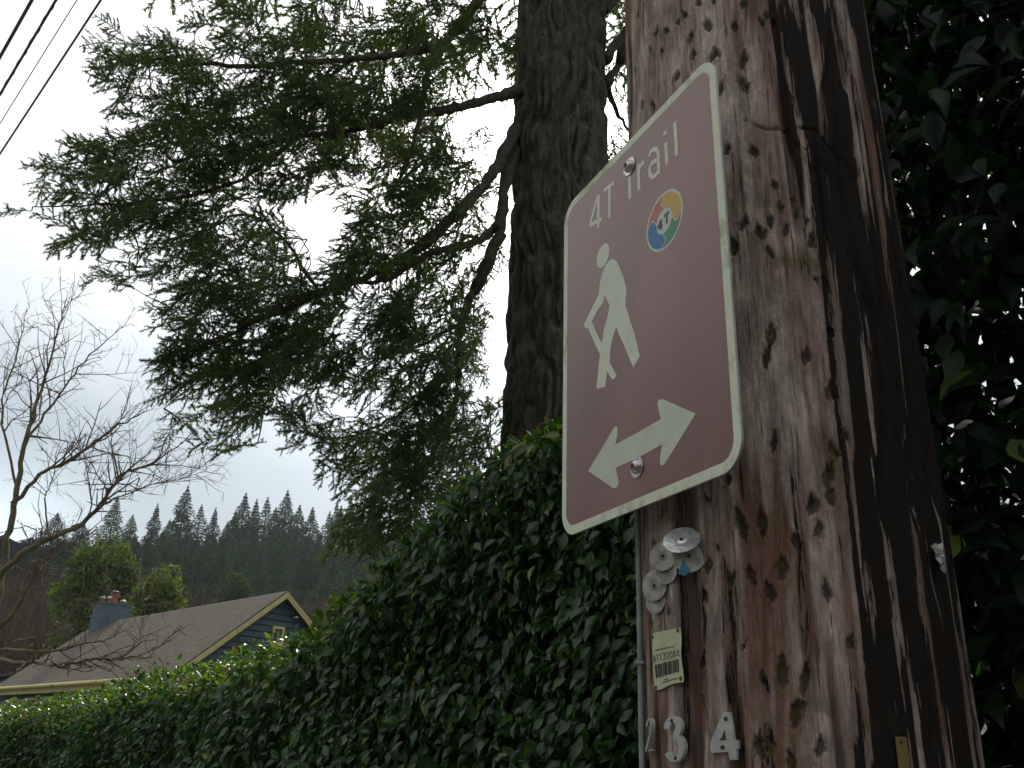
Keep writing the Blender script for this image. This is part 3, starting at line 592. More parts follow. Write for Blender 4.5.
AH = A([-4, 1.0, 1.8, 2.57, 2.83, 3.09, 3.38, 3.69, 4.3, 4.58, 5.81, 7.33, 8.43, 10.2, 16, 24]); HH = A([3.05, 3.05, 3.04, 3.02, 2.97, 2.81, 2.70, 2.53, 2.32, 2.20, 2.12, 2.02, 1.955, 1.91, 1.88, 1.86])
AH = AH * .885; HH = 1.6 + (HH - 1.6) * .885 - .03
AH[0] = -4; AH[-1] = 24
HH = HH - .01 * (AH > 7) - .035 * np.exp(-((AH - 4.0) / .5) ** 2)
def hedge(name, a0, a1, label, seed, off=0):
    r = root(name, label, 'hedge', st((a0 + a1) / 2, 2.6, -.14))
    hf = lambda a: np.interp(a, AH, HH)
    mb = MB()
    n0, n1 = 2.12 + off, 3.1
    L = a1 - a0
    def bulge(a, z): return .11 * (vn(a * 1.6, z * 1.6, seed) - .5) * 2 + .05 * (vn(a * 5, z * 5, seed + 1) - .5) * 2
    # front
    for dens, z0 in ((1500, 1.35), (450, -.1)):
        zt = None
        n = int(L * 1.7 * dens * 1.75)
        a = rng.uniform(a0, a1, n); h = hf(a); z = z0 + rng.random(n) * ((h - .06 - z0) if z0 > 1 else (1.35 - z0))
        if z0 > 1: keep = rng.random(n) < (h - z0) / 1.7; a, z, h = a[keep], z[keep], h[keep]
        m_ = len(a); dep = rng.random(m_) ** 1.6 * .14
        nn = n0 + bulge(a, z) + dep + .30 * sstep(.35, 0, h - z) ** 2
        end = .12 * sstep(.16, 0, np.minimum(a - a0, a1 - a)); nn += end
        pos = a[:, None] * S + nn[:, None] * N + z[:, None] * UP
        nr_ = -N * 1.0 + UP * .55 + rv(m_, .42); ax = -UP * .85 - N * .25 + S * .35 + rv(m_, .45)
        size = rng.uniform(.038, .074, m_) * np.interp(a, [2.6, 5, 12], [1, .80, .66])
        young = rng.random(m_) < np.interp(h - z, [0, .12, .3, 1], [.55, .2, .05, .03])
        var = np.where(young, rng.uniform(.62, 1, m_), rng.uniform(0, .5, m_)) 
        leafcloud(mb, pos, ax, nr_, size, var)
    # top
    n = int(L * (n1 - n0) * 1400); a = rng.uniform(a0, a1, n); q = rng.random(n); nn = n0 + .05 + q * (n1 - n0); z = hf(a) + .07 * (vn(a * 2.2, nn * 2.2, seed + 4) - .5) * 2 + .05 * (vn(a * 7, nn * 7, seed + 5) - .5) * 2 - rng.random(n) ** 2 * .12 - .15 * np.abs(q * 2 - 1) ** 3
    spr = rng.random(n) < .05; z = z + spr * rng.uniform(0, .09, n)
    pos = a[:, None] * S + nn[:, None] * N + z[:, None] * UP
    leafcloud(mb, pos, rv(n, .6) - N * .35 + UP * .3, UP + rv(n, .45) - N * .2, rng.uniform(.04, .07, n) * np.interp(a, [2.6, 5, 12], [1, .80, .66]), np.where(rng.random(n) < .38, rng.uniform(.6, .97, n), rng.uniform(.1, .6, n)))
    # back and ends
    n = int(L * 2.2 * 160); a = rng.uniform(a0, a1, n); z = rng.random(n) * hf(a) * .97
    leafcloud(mb, a[:, None] * S + (n1 + .05 * rng.random(n))[:, None] * N + z[:, None] * UP, -UP + rv(n, .5), N + rv(n, .4), rng.uniform(.1, .15, n), rng.uniform(0, .6, n))
    mb.build('leaves', hedgeleaf, r, smooth=True)
    # twiggy core
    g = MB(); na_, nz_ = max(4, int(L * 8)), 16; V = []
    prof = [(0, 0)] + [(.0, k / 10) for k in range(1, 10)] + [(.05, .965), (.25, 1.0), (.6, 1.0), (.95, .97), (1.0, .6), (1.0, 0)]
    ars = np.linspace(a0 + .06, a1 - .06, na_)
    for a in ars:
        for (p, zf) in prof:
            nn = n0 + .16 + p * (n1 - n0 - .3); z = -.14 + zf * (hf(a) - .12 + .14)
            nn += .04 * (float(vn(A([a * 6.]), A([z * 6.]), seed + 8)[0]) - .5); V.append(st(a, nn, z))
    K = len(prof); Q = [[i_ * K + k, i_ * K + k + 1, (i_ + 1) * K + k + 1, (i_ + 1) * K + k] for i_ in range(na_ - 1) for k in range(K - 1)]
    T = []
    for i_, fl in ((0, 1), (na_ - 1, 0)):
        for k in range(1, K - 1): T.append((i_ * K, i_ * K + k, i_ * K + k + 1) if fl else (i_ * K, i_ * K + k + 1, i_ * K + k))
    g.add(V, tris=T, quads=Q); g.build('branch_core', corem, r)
    g = MB()
    for k in range(int(L * 26)):
        a = rng.uniform(a0 + .1, a1 - .1); z = rng.uniform(1.2, float(hf(a)) - .02); p = [st(a, n0 + .17, z)]; d = A(-N * .9 + UP * .5 + rv(1, .5)[0])
        for q in range(4): d = d + rv(1, .25)[0] - UP * .1; d /= np.linalg.norm(d); p.append(p[-1] + d * .055)
        g.tube(p, np.linspace(.003, .0012, 5), k=4)
    for k in range(int(L * 2.2)):
        a = a0 + .2 + (L - .4) * rng.random(); p = [st(a, 2.6 + rng.uniform(-.1, .1), -.14)]
        for q in range(7): p.append(p[-1] + A([rng.normal(0, .03), rng.normal(0, .03), .27 * float(hf(a)) / 2]))
        g.tube(p, np.linspace(.02, .006, 8), k=6)
    g.build('stems', stemm, r)
    return r
hedgeleaf = leafmat('hedge_leaf', [(0, (.012, .038, .010)), (.35, (.027, .074, .016)), (.55, (.052, .118, .022)), (.75, (.12, .19, .03)), (.93, (.19, .21, .04)), (1, (.16, .07, .03))], rough=.27, spec=.55, trans=.32)
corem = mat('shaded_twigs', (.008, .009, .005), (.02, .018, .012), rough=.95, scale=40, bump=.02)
stemm = mat('hedge_stem', (.10, .045, .03), (.14, .09, .05), rough=.7, scale=30)
hedge('hedge', 1.25, 6.5, 'tall dark green leafy hedge climbing from the house roof to the big fir trunk', 100)
hedge('hedge', 6.52, 15.5, 'far low stretch of clipped hedge at the bottom left, past the dark seam', 200, off=.03)

# laurel thicket right of the pole
lr_ = root('laurel_shrub', 'towering dark laurel thicket with big leaves right of the pole', 'shrub', st(-.5, 2.7, -.14))
n = 60000; a = rng.uniform(-2.3, 1.55, n); z = rng.uniform(-.1, 5.6, n); dn = rng.random(n) ** 1.15 * 1.4
n_face = 2.10 + .28 * (vn(a * 1.3, z * 1.3, 301) - .5) * 2 + .5 * sstep(4.6, 5.6, z)
pos = a[:, None] * S + (n_face + dn)[:, None] * N + z[:, None] * UP
keep = vn(a * 4 + dn * 2, z * 4 - dn * 3, 303) > .24 ; pos = pos[keep]; n = len(pos)
mb = MB(); young = rng.random(n) < .02
leafcloud(mb, pos, -UP * .55 - N * .45 + rv(n, .5), -N * .7 + UP * .6 + rv(n, .5), rng.uniform(.07, .13, n), np.where(young, rng.uniform(.6, .85, n), rng.uniform(0, .45, n)), width=.85)
laurelleaf = leafmat('laurel_leaf', [(0, (.004, .012, .005)), (.4, (.009, .024, .008)), (.7, (.05, .10, .02)), (1, (.15, .18, .03))], rough=.45, spec=.2, trans=.3)
mb.build('leaves', laurelleaf, lr_, smooth=True)
g = MB()
for k in range(46):
    p = [st(rng.uniform(-1.9, 1.3), rng.uniform(2.6, 3.1), -.14)]; d = A([rng.normal(0, .12), rng.normal(0, .12), 1.])
    for q in range(14): d = UP * .8 + d * .35 + rv(1, .10)[0] * A([1, 1, .3]); d /= np.linalg.norm(d); p.append(p[-1] + d * .36)
    g.tube(p, np.linspace(.022, .006, 15), k=6)
    for q in range(3, 14, 1):
        e = -N * rng.uniform(.2, 1) + rv(1, .6)[0] + UP * .3; e /= np.linalg.norm(e); g.tube([p[q], p[q] + e * .2, p[q] + e * .42 - UP * .03], [.006, .004, .002], k=4)
g.build('branches', mat('laurel_bark', (.05, .045, .03), (.09, .08, .05), rough=.8, scale=30), lr_)

# ------------------------------------------------------------------ the big fir
FD = 6.0; FC = at(559.5, 300, FD) * A([1, 1, 0]) + A([0, 0, -.14]); FR = .378
fir = root('fir_tree', 'huge fir tree with thick furrowed trunk and drooping boughs behind the hedge', 'tree', FC)
zs2 = np.concatenate([np.arange(-.14, 2.4, .12), np.arange(2.4, 8.6, .016), np.arange(9.2, 19, .25)]); NT2 = 460
T2, Z2 = np.meshgrid(np.arange(NT2) * 2 * math.pi / NT2, zs2)
def fn(nt, zl, seed, wob): x = T2 / (2 * math.pi) * nt + wob * (vn(Z2 / .8, T2 * 0 + 1, seed + 5) - .5) + wob * .6 * (vn(Z2 / .25, T2 * 2, seed + 6) - .5); return vn(x, Z2 / zl, seed, perx=nt)
fur = fn(44, .30, 401, 1.8); fur2 = fn(90, .12, 402, 2.5)
d2 = .050 * np.minimum(np.abs(fur - .5) * 3.2, 1) + .016 * fur2 + .05 * (fn(5, .9, 403, 0) - .5) + .006 * fn(150, .04, 404, 1)
r2 = FR * np.interp(Z2, [-.2, .6, 2, 9, 19], [1.35, 1.12, 1.02, .97, .35]) - .05 + d2
cx = FC[0] + .010 * np.sin(Z2 * .9); P = np.stack([cx + r2 * np.sin(T2), FC[1] + r2 * np.cos(T2), Z2], -1)
nz2 = len(zs2); i = np.arange(nz2 - 1)[:, None] * NT2; j = np.arange(NT2)[None]; j2 = (j + 1) % NT2
g = MB(); g.add(P.reshape(-1, 3), quads=np.stack([i + j, i + NT2 + j, i + NT2 + j2, i + j2], -1).reshape(-1, 4), var=np.abs(fur - .5).ravel() * 2)
bark = mat('fir_bark', (.045, .037, .028), (.135, .113, .083), rough=.95, scale=22, stretch=(1, 1, .35), bump=.03, bscale=55)
g.build('trunk', bark, fir, smooth=True)
# limbs: pixel, distance, radius
limbs = [
 [(525, 95, 5.9, .055), (512, 92, 5.7, .06), (498, 97, 5.5, .048), (460, 107, 5.3, .042), (430, 112, 5.2, .036), (395, 120, 5.1, .03), (350, 130, 5.0, .024), (300, 135, 4.9, .019), (240, 150, 4.8, .014), (170, 160, 4.7, .009)],
 [(522, 118, 5.9, .07), (508, 145, 5.65, .062), (492, 175, 5.45, .055), (465, 205, 5.3, .052), (435, 235, 5.2, .048), (400, 260, 5.15, .034), (370, 275, 5.1, .026), (320, 295, 5.1, .022), (260, 320, 5.1, .016), (200, 350, 5.1, .01)],
 [(520, 140, 5.9, .06), (507, 175, 5.65, .052), (502, 210, 5.5, .05), (497, 240, 5.45, .058), (480, 280, 5.4, .05), (465, 310, 5.4, .042), (459, 350, 5.4, .036), (457, 390, 5.4, .03), (445, 430, 5.4, .024), (425, 465, 5.35, .017), (395, 500, 5.3, .01)],
 [(500, 222, 5.5, .045), (485, 237, 5.45, .034), (455, 247, 5.3, .030), (420, 258, 5.2, .026), (385, 280, 5.1, .02), (340, 285, 5, .015), (290, 300, 5, .01)],
 [(530, -60, 6, .06), (505, -40, 5.8, .055), (485, -8, 5.6, .05), (460, 25, 5.4, .046), (440, 45, 5.3, .04), (405, 52, 5.2, .034), (360, 58, 5.1, .028), (300, 62, 5.0, .022), (230, 66, 4.9, .016), (150, 60, 4.8, .009)],
 [(440, 45, 5.3, .04), (425, 80, 5.2, .028), (418, 130, 5.1, .02), (400, 180, 5.1, .012)],
 [(355, 58, 5.1, .02), (290, 100, 5.4, .015), (200, 130, 5.5, .012), (110, 150, 5.6, .008), (60, 130, 5.6, .004)],
 [(300, 135, 5.2, .02), (240, 180, 5.0, .015), (160, 200, 4.9, .011), (90, 205, 4.9, .007), (35, 206, 4.9, .004)],
 [(320, 295, 5.3, .016), (280, 235, 5.5, .014), (240, 215, 5.6, .011), (190, 240, 5.6, .007)],
 [(465, 320, 5.5, .014), (420, 345, 5.3, .012), (385, 358, 5.2, .009), (352, 388, 5.2, .005)],
 [(457, 370, 5.4, .02), (420, 400, 5.2, .014), (370, 430, 5.1, .010), (330, 438, 5.1, .006), (305, 432, 5.1, .004)],
 [(620, 60, 6.2, .06), (628, 30, 6.3, .045), (640, 10, 6.4, .04), (670, -30, 6.6, .03)],
 [(606, 85, 6.1, .05), (622, 62, 6.3, .04), (645, 45, 6.6, .03), (690, 20, 7, .02)],
 [(606, 60, 5.9, .05), (625, 35, 6, .042), (650, 32, 6.2, .036), (700, 28, 6.6, .02)],
 [(606, 80, 6.0, .035), (612, 100, 6.2, .03), (628, 130, 6.4, .012), (650, 150, 6.6, .008)],
 [(605, 10, 6, .05), (616, -2, 6.2, .035), (640, -60, 6.6, .03)],
]
nodes = []
def smooth(pts, k=6):
    p = A(pts, float); n = len(p); tq = np.linspace(0, n - 1, (n - 1) * k + 1); out = []
    for q in tq:
        i_ = min(int(q), n - 2); f = q - i_; p0, p1, p2, p3 = p[max(i_ - 1, 0)], p[i_], p[i_ + 1], p[min(i_ + 2, n - 1)]
        out.append(.5 * (2 * p1 + (p2 - p0) * f + (2 * p0 - 5 * p1 + 4 * p2 - p3) * f * f + (3 * p1 - p0 - 3 * p2 + p3) * f ** 3))
    return A(out)
limbm = mat('fir_limb_bark', (.045, .036, .028), (.11, .09, .068), rough=.95, scale=30, bump=.01, bscale=90)
for L in limbs:
    p = smooth([(*at(x, y, d), r_) for x, y, d, r_ in L]); g = MB(); q = p[:, :3] + rng.normal(size=(len(p), 3)) * .006
    g.tube(q, np.maximum(p[:, 3] * .80 * (1 + .12 * rng.normal(size=len(p))), .003), k=9); g.build('limb', limbm, fir, smooth=True)
    if L[-1][0] < 560: nodes += list(q[6:])
# needle sprays
def make_spray(seed, Lm=.42):
    r_ = np.random.default_rng(seed); P0 = []; D0 = []; W0 = []; ax = []
    def shoot(p, d, L, lev):
        nseg = max(2, int(L / .02)); pts = [p]; 
        for k in range(nseg): d = d + r_.normal(size=3) * .06 + A([0, 0, -.035]); d = d / np.linalg.norm(d); pts.append(pts[-1] + d * L / nseg)
        ax.append(A(pts)); 
        for k in range(nseg):
            a, b_ = pts[k], pts[k + 1]; dd = (b_ - a); dd /= np.linalg.norm(dd)
            for q in range(5):
                for s_ in (-1, 1):
                    side = np.cross(dd, A([0, 0, 1.]) + r_.normal(size=3) * .9); side /= np.linalg.norm(side)
                    P0.append(a + (b_ - a) * (q / 5 + r_.random() * .2)); D0.append(side * s_ * .72 + dd * .75 + A([0, 0, 1]) * r_.uniform(-.25, .35)); W0.append(1 if lev else .9)
        return pts, d
    pts, _ = shoot(A([0, 0, 0.]), A([0, 1., 0]), Lm, 0); s_ = 1
    for k in range(2, len(pts) - 2):
        if r_.random() < .26: continue
        f = k / len(pts); s_ = -s_; L = .15 * (1 - f) ** .7 * r_.uniform(.5, 1.15) + .035
        dd = A([s_ * .85, .62, -.14]) + r_.normal(size=3) * A([.2, .2, .30]); dd /= np.linalg.norm(dd); q, _ = shoot(pts[k], dd, L, 1)
        if L > .09:
            for m_ in (len(q) // 3, 2 * len(q) // 3):
                e = dd * .7 + A([0, .55, -.15]) + r_.normal(size=3) * .35; e /= np.linalg.norm(e); shoot(q[m_], e, L * .42, 2)
    P0, D0 = A(P0), A(D0); D0 /= np.linalg.norm(D0, axis=1)[:, None]; n = len(P0); ln = r_.uniform(.012, .019, n)
    wd = np.cross(D0, r_.normal(size=(n, 3)) * .5 + A([0, 0, 1.])); wd /= np.linalg.norm(wd, axis=1)[:, None]; wd *= .0024
    V = np.stack([P0 - wd, P0 + wd, P0 + D0 * ln[:, None] + wd * .45, P0 + D0 * ln[:, None] - wd * .45], 1).reshape(-1, 3)
    k4 = np.arange(n)[:, None] * 4; T = np.concatenate([k4 + A([0, 1, 2]), k4 + A([0, 2, 3])])
    # woody axes as thin ribbons
    for p in ax:
        m_ = len(p); w = A([0, 0, .0022]); o_ = len(V); w2 = np.cross(np.gradient(p, axis=0), A([0, 0, 1.])); w2 /= np.linalg.norm(w2, axis=1)[:, None] + 1e-9
        V = np.concatenate([V, p - w2 * .0018, p + w2 * .0018]); idx = np.arange(m_ - 1)
        T = np.concatenate([T, np.stack([o_ + idx, o_ + m_ + idx, o_ + idx + 1], -1), np.stack([o_ + m_ + idx, o_ + m_ + idx + 1, o_ + idx + 1], -1)])
    return V, T
sprays = [make_spray(k) for k in range(6)]
print('spray tris', [len(x[1]) for x in sprays])
GRID = """
001333641354687200
002566864677898400
001354556788985000
013356788899961000
014688998888984100
046788655536888720
257865555237777620
014666665158886610
000246787478766640
000036789887766640
000027899975565630
000017899754576600
000027776313687720
000002311346787100
000000000466786100
000000000026764000
000000000025530000
000000000001200000
""".split()
GRID[5] = '045788655536887200'; GRID[6] = '257865555237776200'
rows = ["001333641354687200"]
DEN = [
 [0,0,1,3,3,3,6,4,1,3,5,4,6,8,7,2], [0,0,2,5,6,6,8,6,4,6,7,7,8,9,8,4], [0,0,1,3,5,4,5,5,6,7,8,8,9,8,3,0], [0,1,3,3,5,6,7,8,8,8,9,9,9,5,0,0],
 [0,1,4,6,8,8,9,9,8,8,8,8,9,7,2,0], [0,4,6,7,8,8,6,5,5,4,2,5,8,8,5,0], [2,5,7,8,6,5,5,5,5,1,1,6,7,7,5,1], [0,1,4,6,6,6,6,6,5,0,3,8,8,6,5,1],
 [0,0,0,2,4,6,7,8,7,4,7,8,7,6,6,3], [0,0,0,0,3,6,7,8,9,8,8,7,7,6,6,3], [0,0,0,0,2,7,8,9,9,9,7,5,5,6,5,2], [0,0,0,0,1,7,8,9,9,7,5,4,5,7,6,0],
 [0,0,0,0,1,6,7,7,6,3,1,3,6,8,7,2], [0,0,0,0,0,1,2,1,1,3,4,6,7,8,7,1], [0,0,0,0,0,0,0,0,0,0,4,6,7,8,6,1], [0,0,0,0,0,0,0,0,0,0,2,6,7,6,4,0], [0,0,0,0,0,0,0,0,0,0,2,5,5,3,0,0], [0,0,0,0,0,0,0,0,0,0,0,1,2,0,0,0]]
cent = []
for ry, row in enumerate(DEN):
    for cx_, dnn in enumerate(row):
        lam = dnn * 1.08 if dnn > 3 else dnn * .4
        for k in range(rng.poisson(lam)):
            x = cx_ * 32 + rng.uniform(0, 32); y = ry * 32 + rng.uniform(0, 32)
            cent.append((*at(x, y, rng.uniform(4.5, 5.9) if x < 470 else rng.uniform(5.2, 5.9)), x, y))
cent = A(cent); NS = len(cent); print('sprays', NS)
away = cent[:, :3] - (FC + A([0, 0, 0])); away[:, 2] = 0; aw = away / np.linalg.norm(away, axis=1)[:, None]
axd = aw + rv(NS, .48) * A([1, 1, .7]); axd[:, 2] -= np.interp(cent[:, 4], [0, 250, 500], [.12, .35, .55]) ; axd[cent[:, 3] > 440, 2] -= .35
axd /= np.linalg.norm(axd, axis=1)[:, None]
nrm_ = UP + rv(NS, .5); size = rng.uniform(.62, 1.0, NS) * np.where(cent[:, 3] < 170, .85, 1)
basep = cent[:, :3] - axd * (.23 * size)[:, None]
R = frames(axd, nrm_)
mb = MB(); var = np.clip(rng.normal(.4, .2, NS) , 0, 1); pick = rng.integers(0, 6, NS)
for k in range(6):
    q = pick == k; scatter(mb, sprays[k][0], sprays[k][1], basep[q], R[q], size[q], var[q])
# unseen upper crown, looser
nu_ = 420; zz = rng.uniform(8.2, 18, nu_); aa3 = rng.uniform(0, 2 * math.pi, nu_); rr3 = (1 - (zz - 8) / 11) * 4.2 * rng.random(nu_) ** .6 + .3
pu = np.stack([FC[0] + rr3 * np.cos(aa3), FC[1] + rr3 * np.sin(aa3), zz - rr3 * .15], -1); outd = np.stack([np.cos(aa3), np.sin(aa3), -.3 + 0 * aa3], -1)
scatter(mb, sprays[0][0], sprays[0][1], pu, frames(outd + rv(nu_, .2), UP + rv(nu_, .2)), np.full(nu_, 2.3), rng.random(nu_) * .7)
# boughs on the far right side, behind the pole
nu_ = 60; pu = A([at(rng.uniform(612, 760), rng.uniform(-60, 175), rng.uniform(6.2, 8)) if _ > 26 else at(rng.uniform(612, 648), rng.uniform(20, 135), rng.uniform(6.3, 7.2)) for _ in range(nu_)]); pu = pu[(pu[:, 2] > 0)]; nu_ = len(pu)
scatter(mb, sprays[1][0], sprays[1][1], pu, frames(A([.8, .5, -.3]) + rv(nu_, .5), UP + rv(nu_, .5)), rng.uniform(.5, .9, nu_), rng.random(nu_) * .6)
needle = leafmat('fir_needles', [(0, (.060, .085, .050)), (.45, (.088, .120, .062)), (.8, (.13, .165, .070)), (1, (.19, .21, .08))], rough=.5, spec=.4, trans=.35)
mb.build('crown', needle, fir)
# twigs joining every spray to the nearest limb
g = MB(); nd = A(nodes)
order = np.argsort([np.min(np.linalg.norm(nd - b_, axis=1)) for b_ in basep])
for o_ in order:
    b_ = basep[o_]; dist = np.linalg.norm(nd - b_, axis=1); k = int(np.argmin(dist)); L = dist[k]
    if L < .03: continue
    s0 = nd[k]; tq = np.linspace(0, 1, max(3, int(L / .09) + 2)); up_ = UP * .10 * L
    c1 = s0 + (b_ - s0) * .4 + up_; c2 = b_ - axd[o_] * .3 * L
    pts = ((1 - tq) ** 3)[:, None] * s0 + (3 * (1 - tq) ** 2 * tq)[:, None] * c1 + (3 * (1 - tq) * tq ** 2)[:, None] * c2 + (tq ** 3)[:, None] * b_
    g.tube(pts, np.linspace(min(.010, .003 + .008 * L), .0025, len(pts)), k=4, caps=False); nd = np.concatenate([nd, pts[1:]])
g.build('twigs', limbm, fir)

# ------------------------------------------------------------------ bare tree on the left
BD = 15.0
btb = at(-28, 600, BD) * A([1, 1, 0]) + A([0, 0, -.14])
bare = root('bare_tree', 'leafless tree with spreading mossy branches at the left edge', 'tree', btb)
BL = [
 [(-28, 760, 15, .20), (-26, 700, 15, .17), (-18, 660, 15, .13), (-8, 620, 15, .11), (2, 575, 14.9, .095), (9, 530, 14.8, .085), (17, 490, 14.8, .075), (24, 445, 14.7, .062), (38, 400, 14.7, .045), (50, 360, 14.6, .032), (60, 325, 14.6, .02), (66, 300, 14.6, .01)],
 [(-18, 640, 15, .10), (-5, 585, 14.6, .085), (20, 556, 14.2, .08), (50, 538, 14, .072), (78, 526, 13.9, .062), (98, 508, 13.8, .052), (112, 488, 13.7, .04), (124, 473, 13.7, .033), (150, 464, 13.6, .026), (172, 450, 13.6, .017), (192, 438, 13.6, .008)],
 [(12, 505, 14.8, .06), (40, 475, 14.6, .05), (70, 461, 14.4, .042), (95, 442, 14.3, .036), (120, 425, 14.2, .026), (146, 411, 14.1, .014)],
 [(24, 445, 14.7, .04), (45, 415, 14.9, .034), (70, 380, 15, .026), (95, 350, 15, .018), (125, 325, 15.1, .008)],
 [(17, 490, 14.8, .04), (6, 440, 15, .034), (2, 400, 15.2, .028), (18, 350, 15.2, .02), (25, 315, 15.2, .01)],
 [(-20, 640, 15, .09), (2, 626, 14.7, .07), (22, 598, 14.4, .055), (34, 575, 14.3, .04), (50, 556, 14.3, .028), (62, 540, 14.3, .015)],
 [(-14, 660, 15, .06), (20, 662, 14, .05), (50, 664, 13.6, .044), (74, 663, 13.4, .04), (95, 658, 13.2, .034), (117, 659, 13.1, .026), (140, 655, 13, .018), (162, 645, 13, .012), (180, 625, 13, .006)],
 [(-10, 652, 15, .05), (20, 650, 14.3, .04), (60, 651, 14, .03), (85, 643, 13.9, .024), (108, 640, 13.8, .014), (120, 630, 13.8, .006)],
 [(20, 640, 14.4, .03), (50, 634, 14, .02), (66, 620, 13.9, .014), (80, 605, 13.9, .01), (98, 597, 13.8, .006)],
 [(124, 655, 13.1, .014), (135, 645, 13.1, .012), (142, 630, 13.1, .01), (144, 600, 13.1, .008), (140, 580, 13.2, .004)],
 [(98, 508, 13.8, .028), (120, 497, 13.6, .02), (150, 485, 13.5, .015), (185, 478, 13.4, .01), (207, 470, 13.4, .005)],
 [(-8, 610, 15, .07), (-30, 560, 15.2, .06), (-60, 500, 15.4, .05), (-90, 430, 15.6, .03), (-110, 380, 15.6, .015)],
 [(-26, 690, 15, .08), (-60, 640, 15.2, .06), (-110, 590, 15.4, .04), (-160, 560, 15.5, .02)],
 [(70, 530, 14, .03), (90, 512, 14, .02), (88, 480, 14, .012), (84, 455, 14, .006)],
 [(50, 538, 14, .025), (44, 500, 14, .02), (52, 480, 14, .015), (60, 440, 14, .008)],
]
barkb = mat('mossy_bare_bark', (.095, .078, .052), (.20, .165, .09), rough=.9, scale=9, bump=.006, bscale=50)
g = MB(); gt = MB()
def grow(mb_, p, d, L, r_, lev):
    n = max(3, int(L / .14)); pts = [p]
    for k in range(n): d = d + rv(1, .13)[0] + UP * .035; d /= np.linalg.norm(d); pts.append(pts[-1] + d * L / n)
    mb_.tube(pts, np.linspace(r_, r_ * .35, n + 1), k=4 if lev > 1 else 5, caps=False)
    if lev >= 4: return
    for k in range(1, n + 1):
        if rng.random() < (.75 if lev < 3 else .6):
            e = d * .75 + rv(1, .62)[0] + UP * .1; e /= np.linalg.norm(e); grow(mb_, pts[k], e, L * rng.uniform(.35, .6), max(r_ * .55, .0035), lev + 1)
for L in BL:
    p = smooth([(*at(x, y, d), r_) for x, y, d, r_ in L], 5); g.tube(p[:, :3] + rv(len(p), .012), p[:, 3] * .54, k=8)
    for k in range(6, len(p)):
        if p[k, 3] < .06 and rng.random() < 1.1:
            d = p[k, :3] - p[k - 1, :3]; d /= np.linalg.norm(d); e = d * .8 + rv(1, .6)[0] + UP * .18; e /= np.linalg.norm(e)
            px_low = p[k, 2] < 3.2
            grow(gt, p[k, :3], e, rng.uniform(.5, 1.6) * (.4 if px_low else 1) * (1 - .6 * k / len(p)), max(.006, p[k, 3] * .35), 2 if not px_low else 3)
g.build('trunk', barkb, bare, smooth=True); gt.build('branches', mat('twig_bark', (.10, .078, .055), (.19, .145, .10), rough=.9, scale=20), bare)

# ------------------------------------------------------------------ house
HS = 1.185
peak = at(282, 592, 27 * HS); hz = math.radians(-45); h_ = A([math.sin(hz), math.cos(hz), 0]); g_ = A([h_[1], -h_[0], 0])
HR = A([h_, g_, UP]).T
def hp(h, q, z): return peak + (h_ * h + g_ * q + UP * z) * HS
hl = 12.85; ev = 3.08; sl = .813; gzb = (-.14 - peak[2]) / HS
hloc = A([peak[0], peak[1], -.14])
house = root('house', 'blue grey clapboard cottage with brown shingle roof and cream trim', 'house', hloc)
roofm = mat('brown_shingles', (.085, .070, .054), (.15, .125, .096), rough=.9, scale=26, stretch=(1, 1, 1), bump=.004)
t = roofm.node_tree; b = t.nodes['Principled BSDF']; tc = t.nodes.new('ShaderNodeTexCoord'); mp = t.nodes.new('ShaderNodeMapping'); mp.inputs['Rotation'].default_value = (0, 0, -hz * -1)
br_ = t.nodes.new('ShaderNodeTexNoise'); br_.inputs['Scale'].default_value = 5.5; br_.inputs['Detail'].default_value = 8
t.links.new(tc.outputs['Object'], br_.inputs['Vector'])
mx = t.nodes.new('ShaderNodeMixRGB'); mx.blend_type = 'MULTIPLY'; mx.inputs[0].default_value = .7; t.links.new(b.inputs['Base Color'].links[0].from_socket, mx.inputs[1])
r_ = t.nodes.new('ShaderNodeValToRGB'); r_.color_ramp.elements[0].color = (.5, .5, .5, 1); r_.color_ramp.elements[1].color = (1.3, 1.3, 1.25, 1); r_.color_ramp.elements[0].position = .3; r_.color_ramp.elements[1].position = .7
t.links.new(br_.outputs['Fac'], r_.inputs[0]); t.links.new(r_.outputs[0], mx.inputs[2]); t.links.new(mx.outputs[0], b.inputs['Base Color'])
sidem = mat('blue_grey_clapboard', (.040, .075, .10), (.055, .09, .115), rough=.6, scale=6)
trimm = mat('cream_yellow_trim', (.52, .44, .19), (.58, .50, .25), rough=.6, scale=5)
darkgl = mat('window_glass', (.02, .025, .03), rough=.08, spec=.8)
def prism(mb_, poly, ax_off, R0):  # poly in (h,g,z) list -> extrude by vector
    P_ = A([hp(*q) for q in poly]); n = len(P_); Q = [[k, (k + 1) % n, (k + 1) % n + n, k + n] for k in range(n)]
    V_ = np.concatenate([P_, P_ + ax_off]); T = [(0, k + 1, k) for k in range(1, n - 1)] + [(n, n + k, n + k + 1) for k in range(1, n - 1)]
    mb_.add(V_, tris=T, quads=Q)
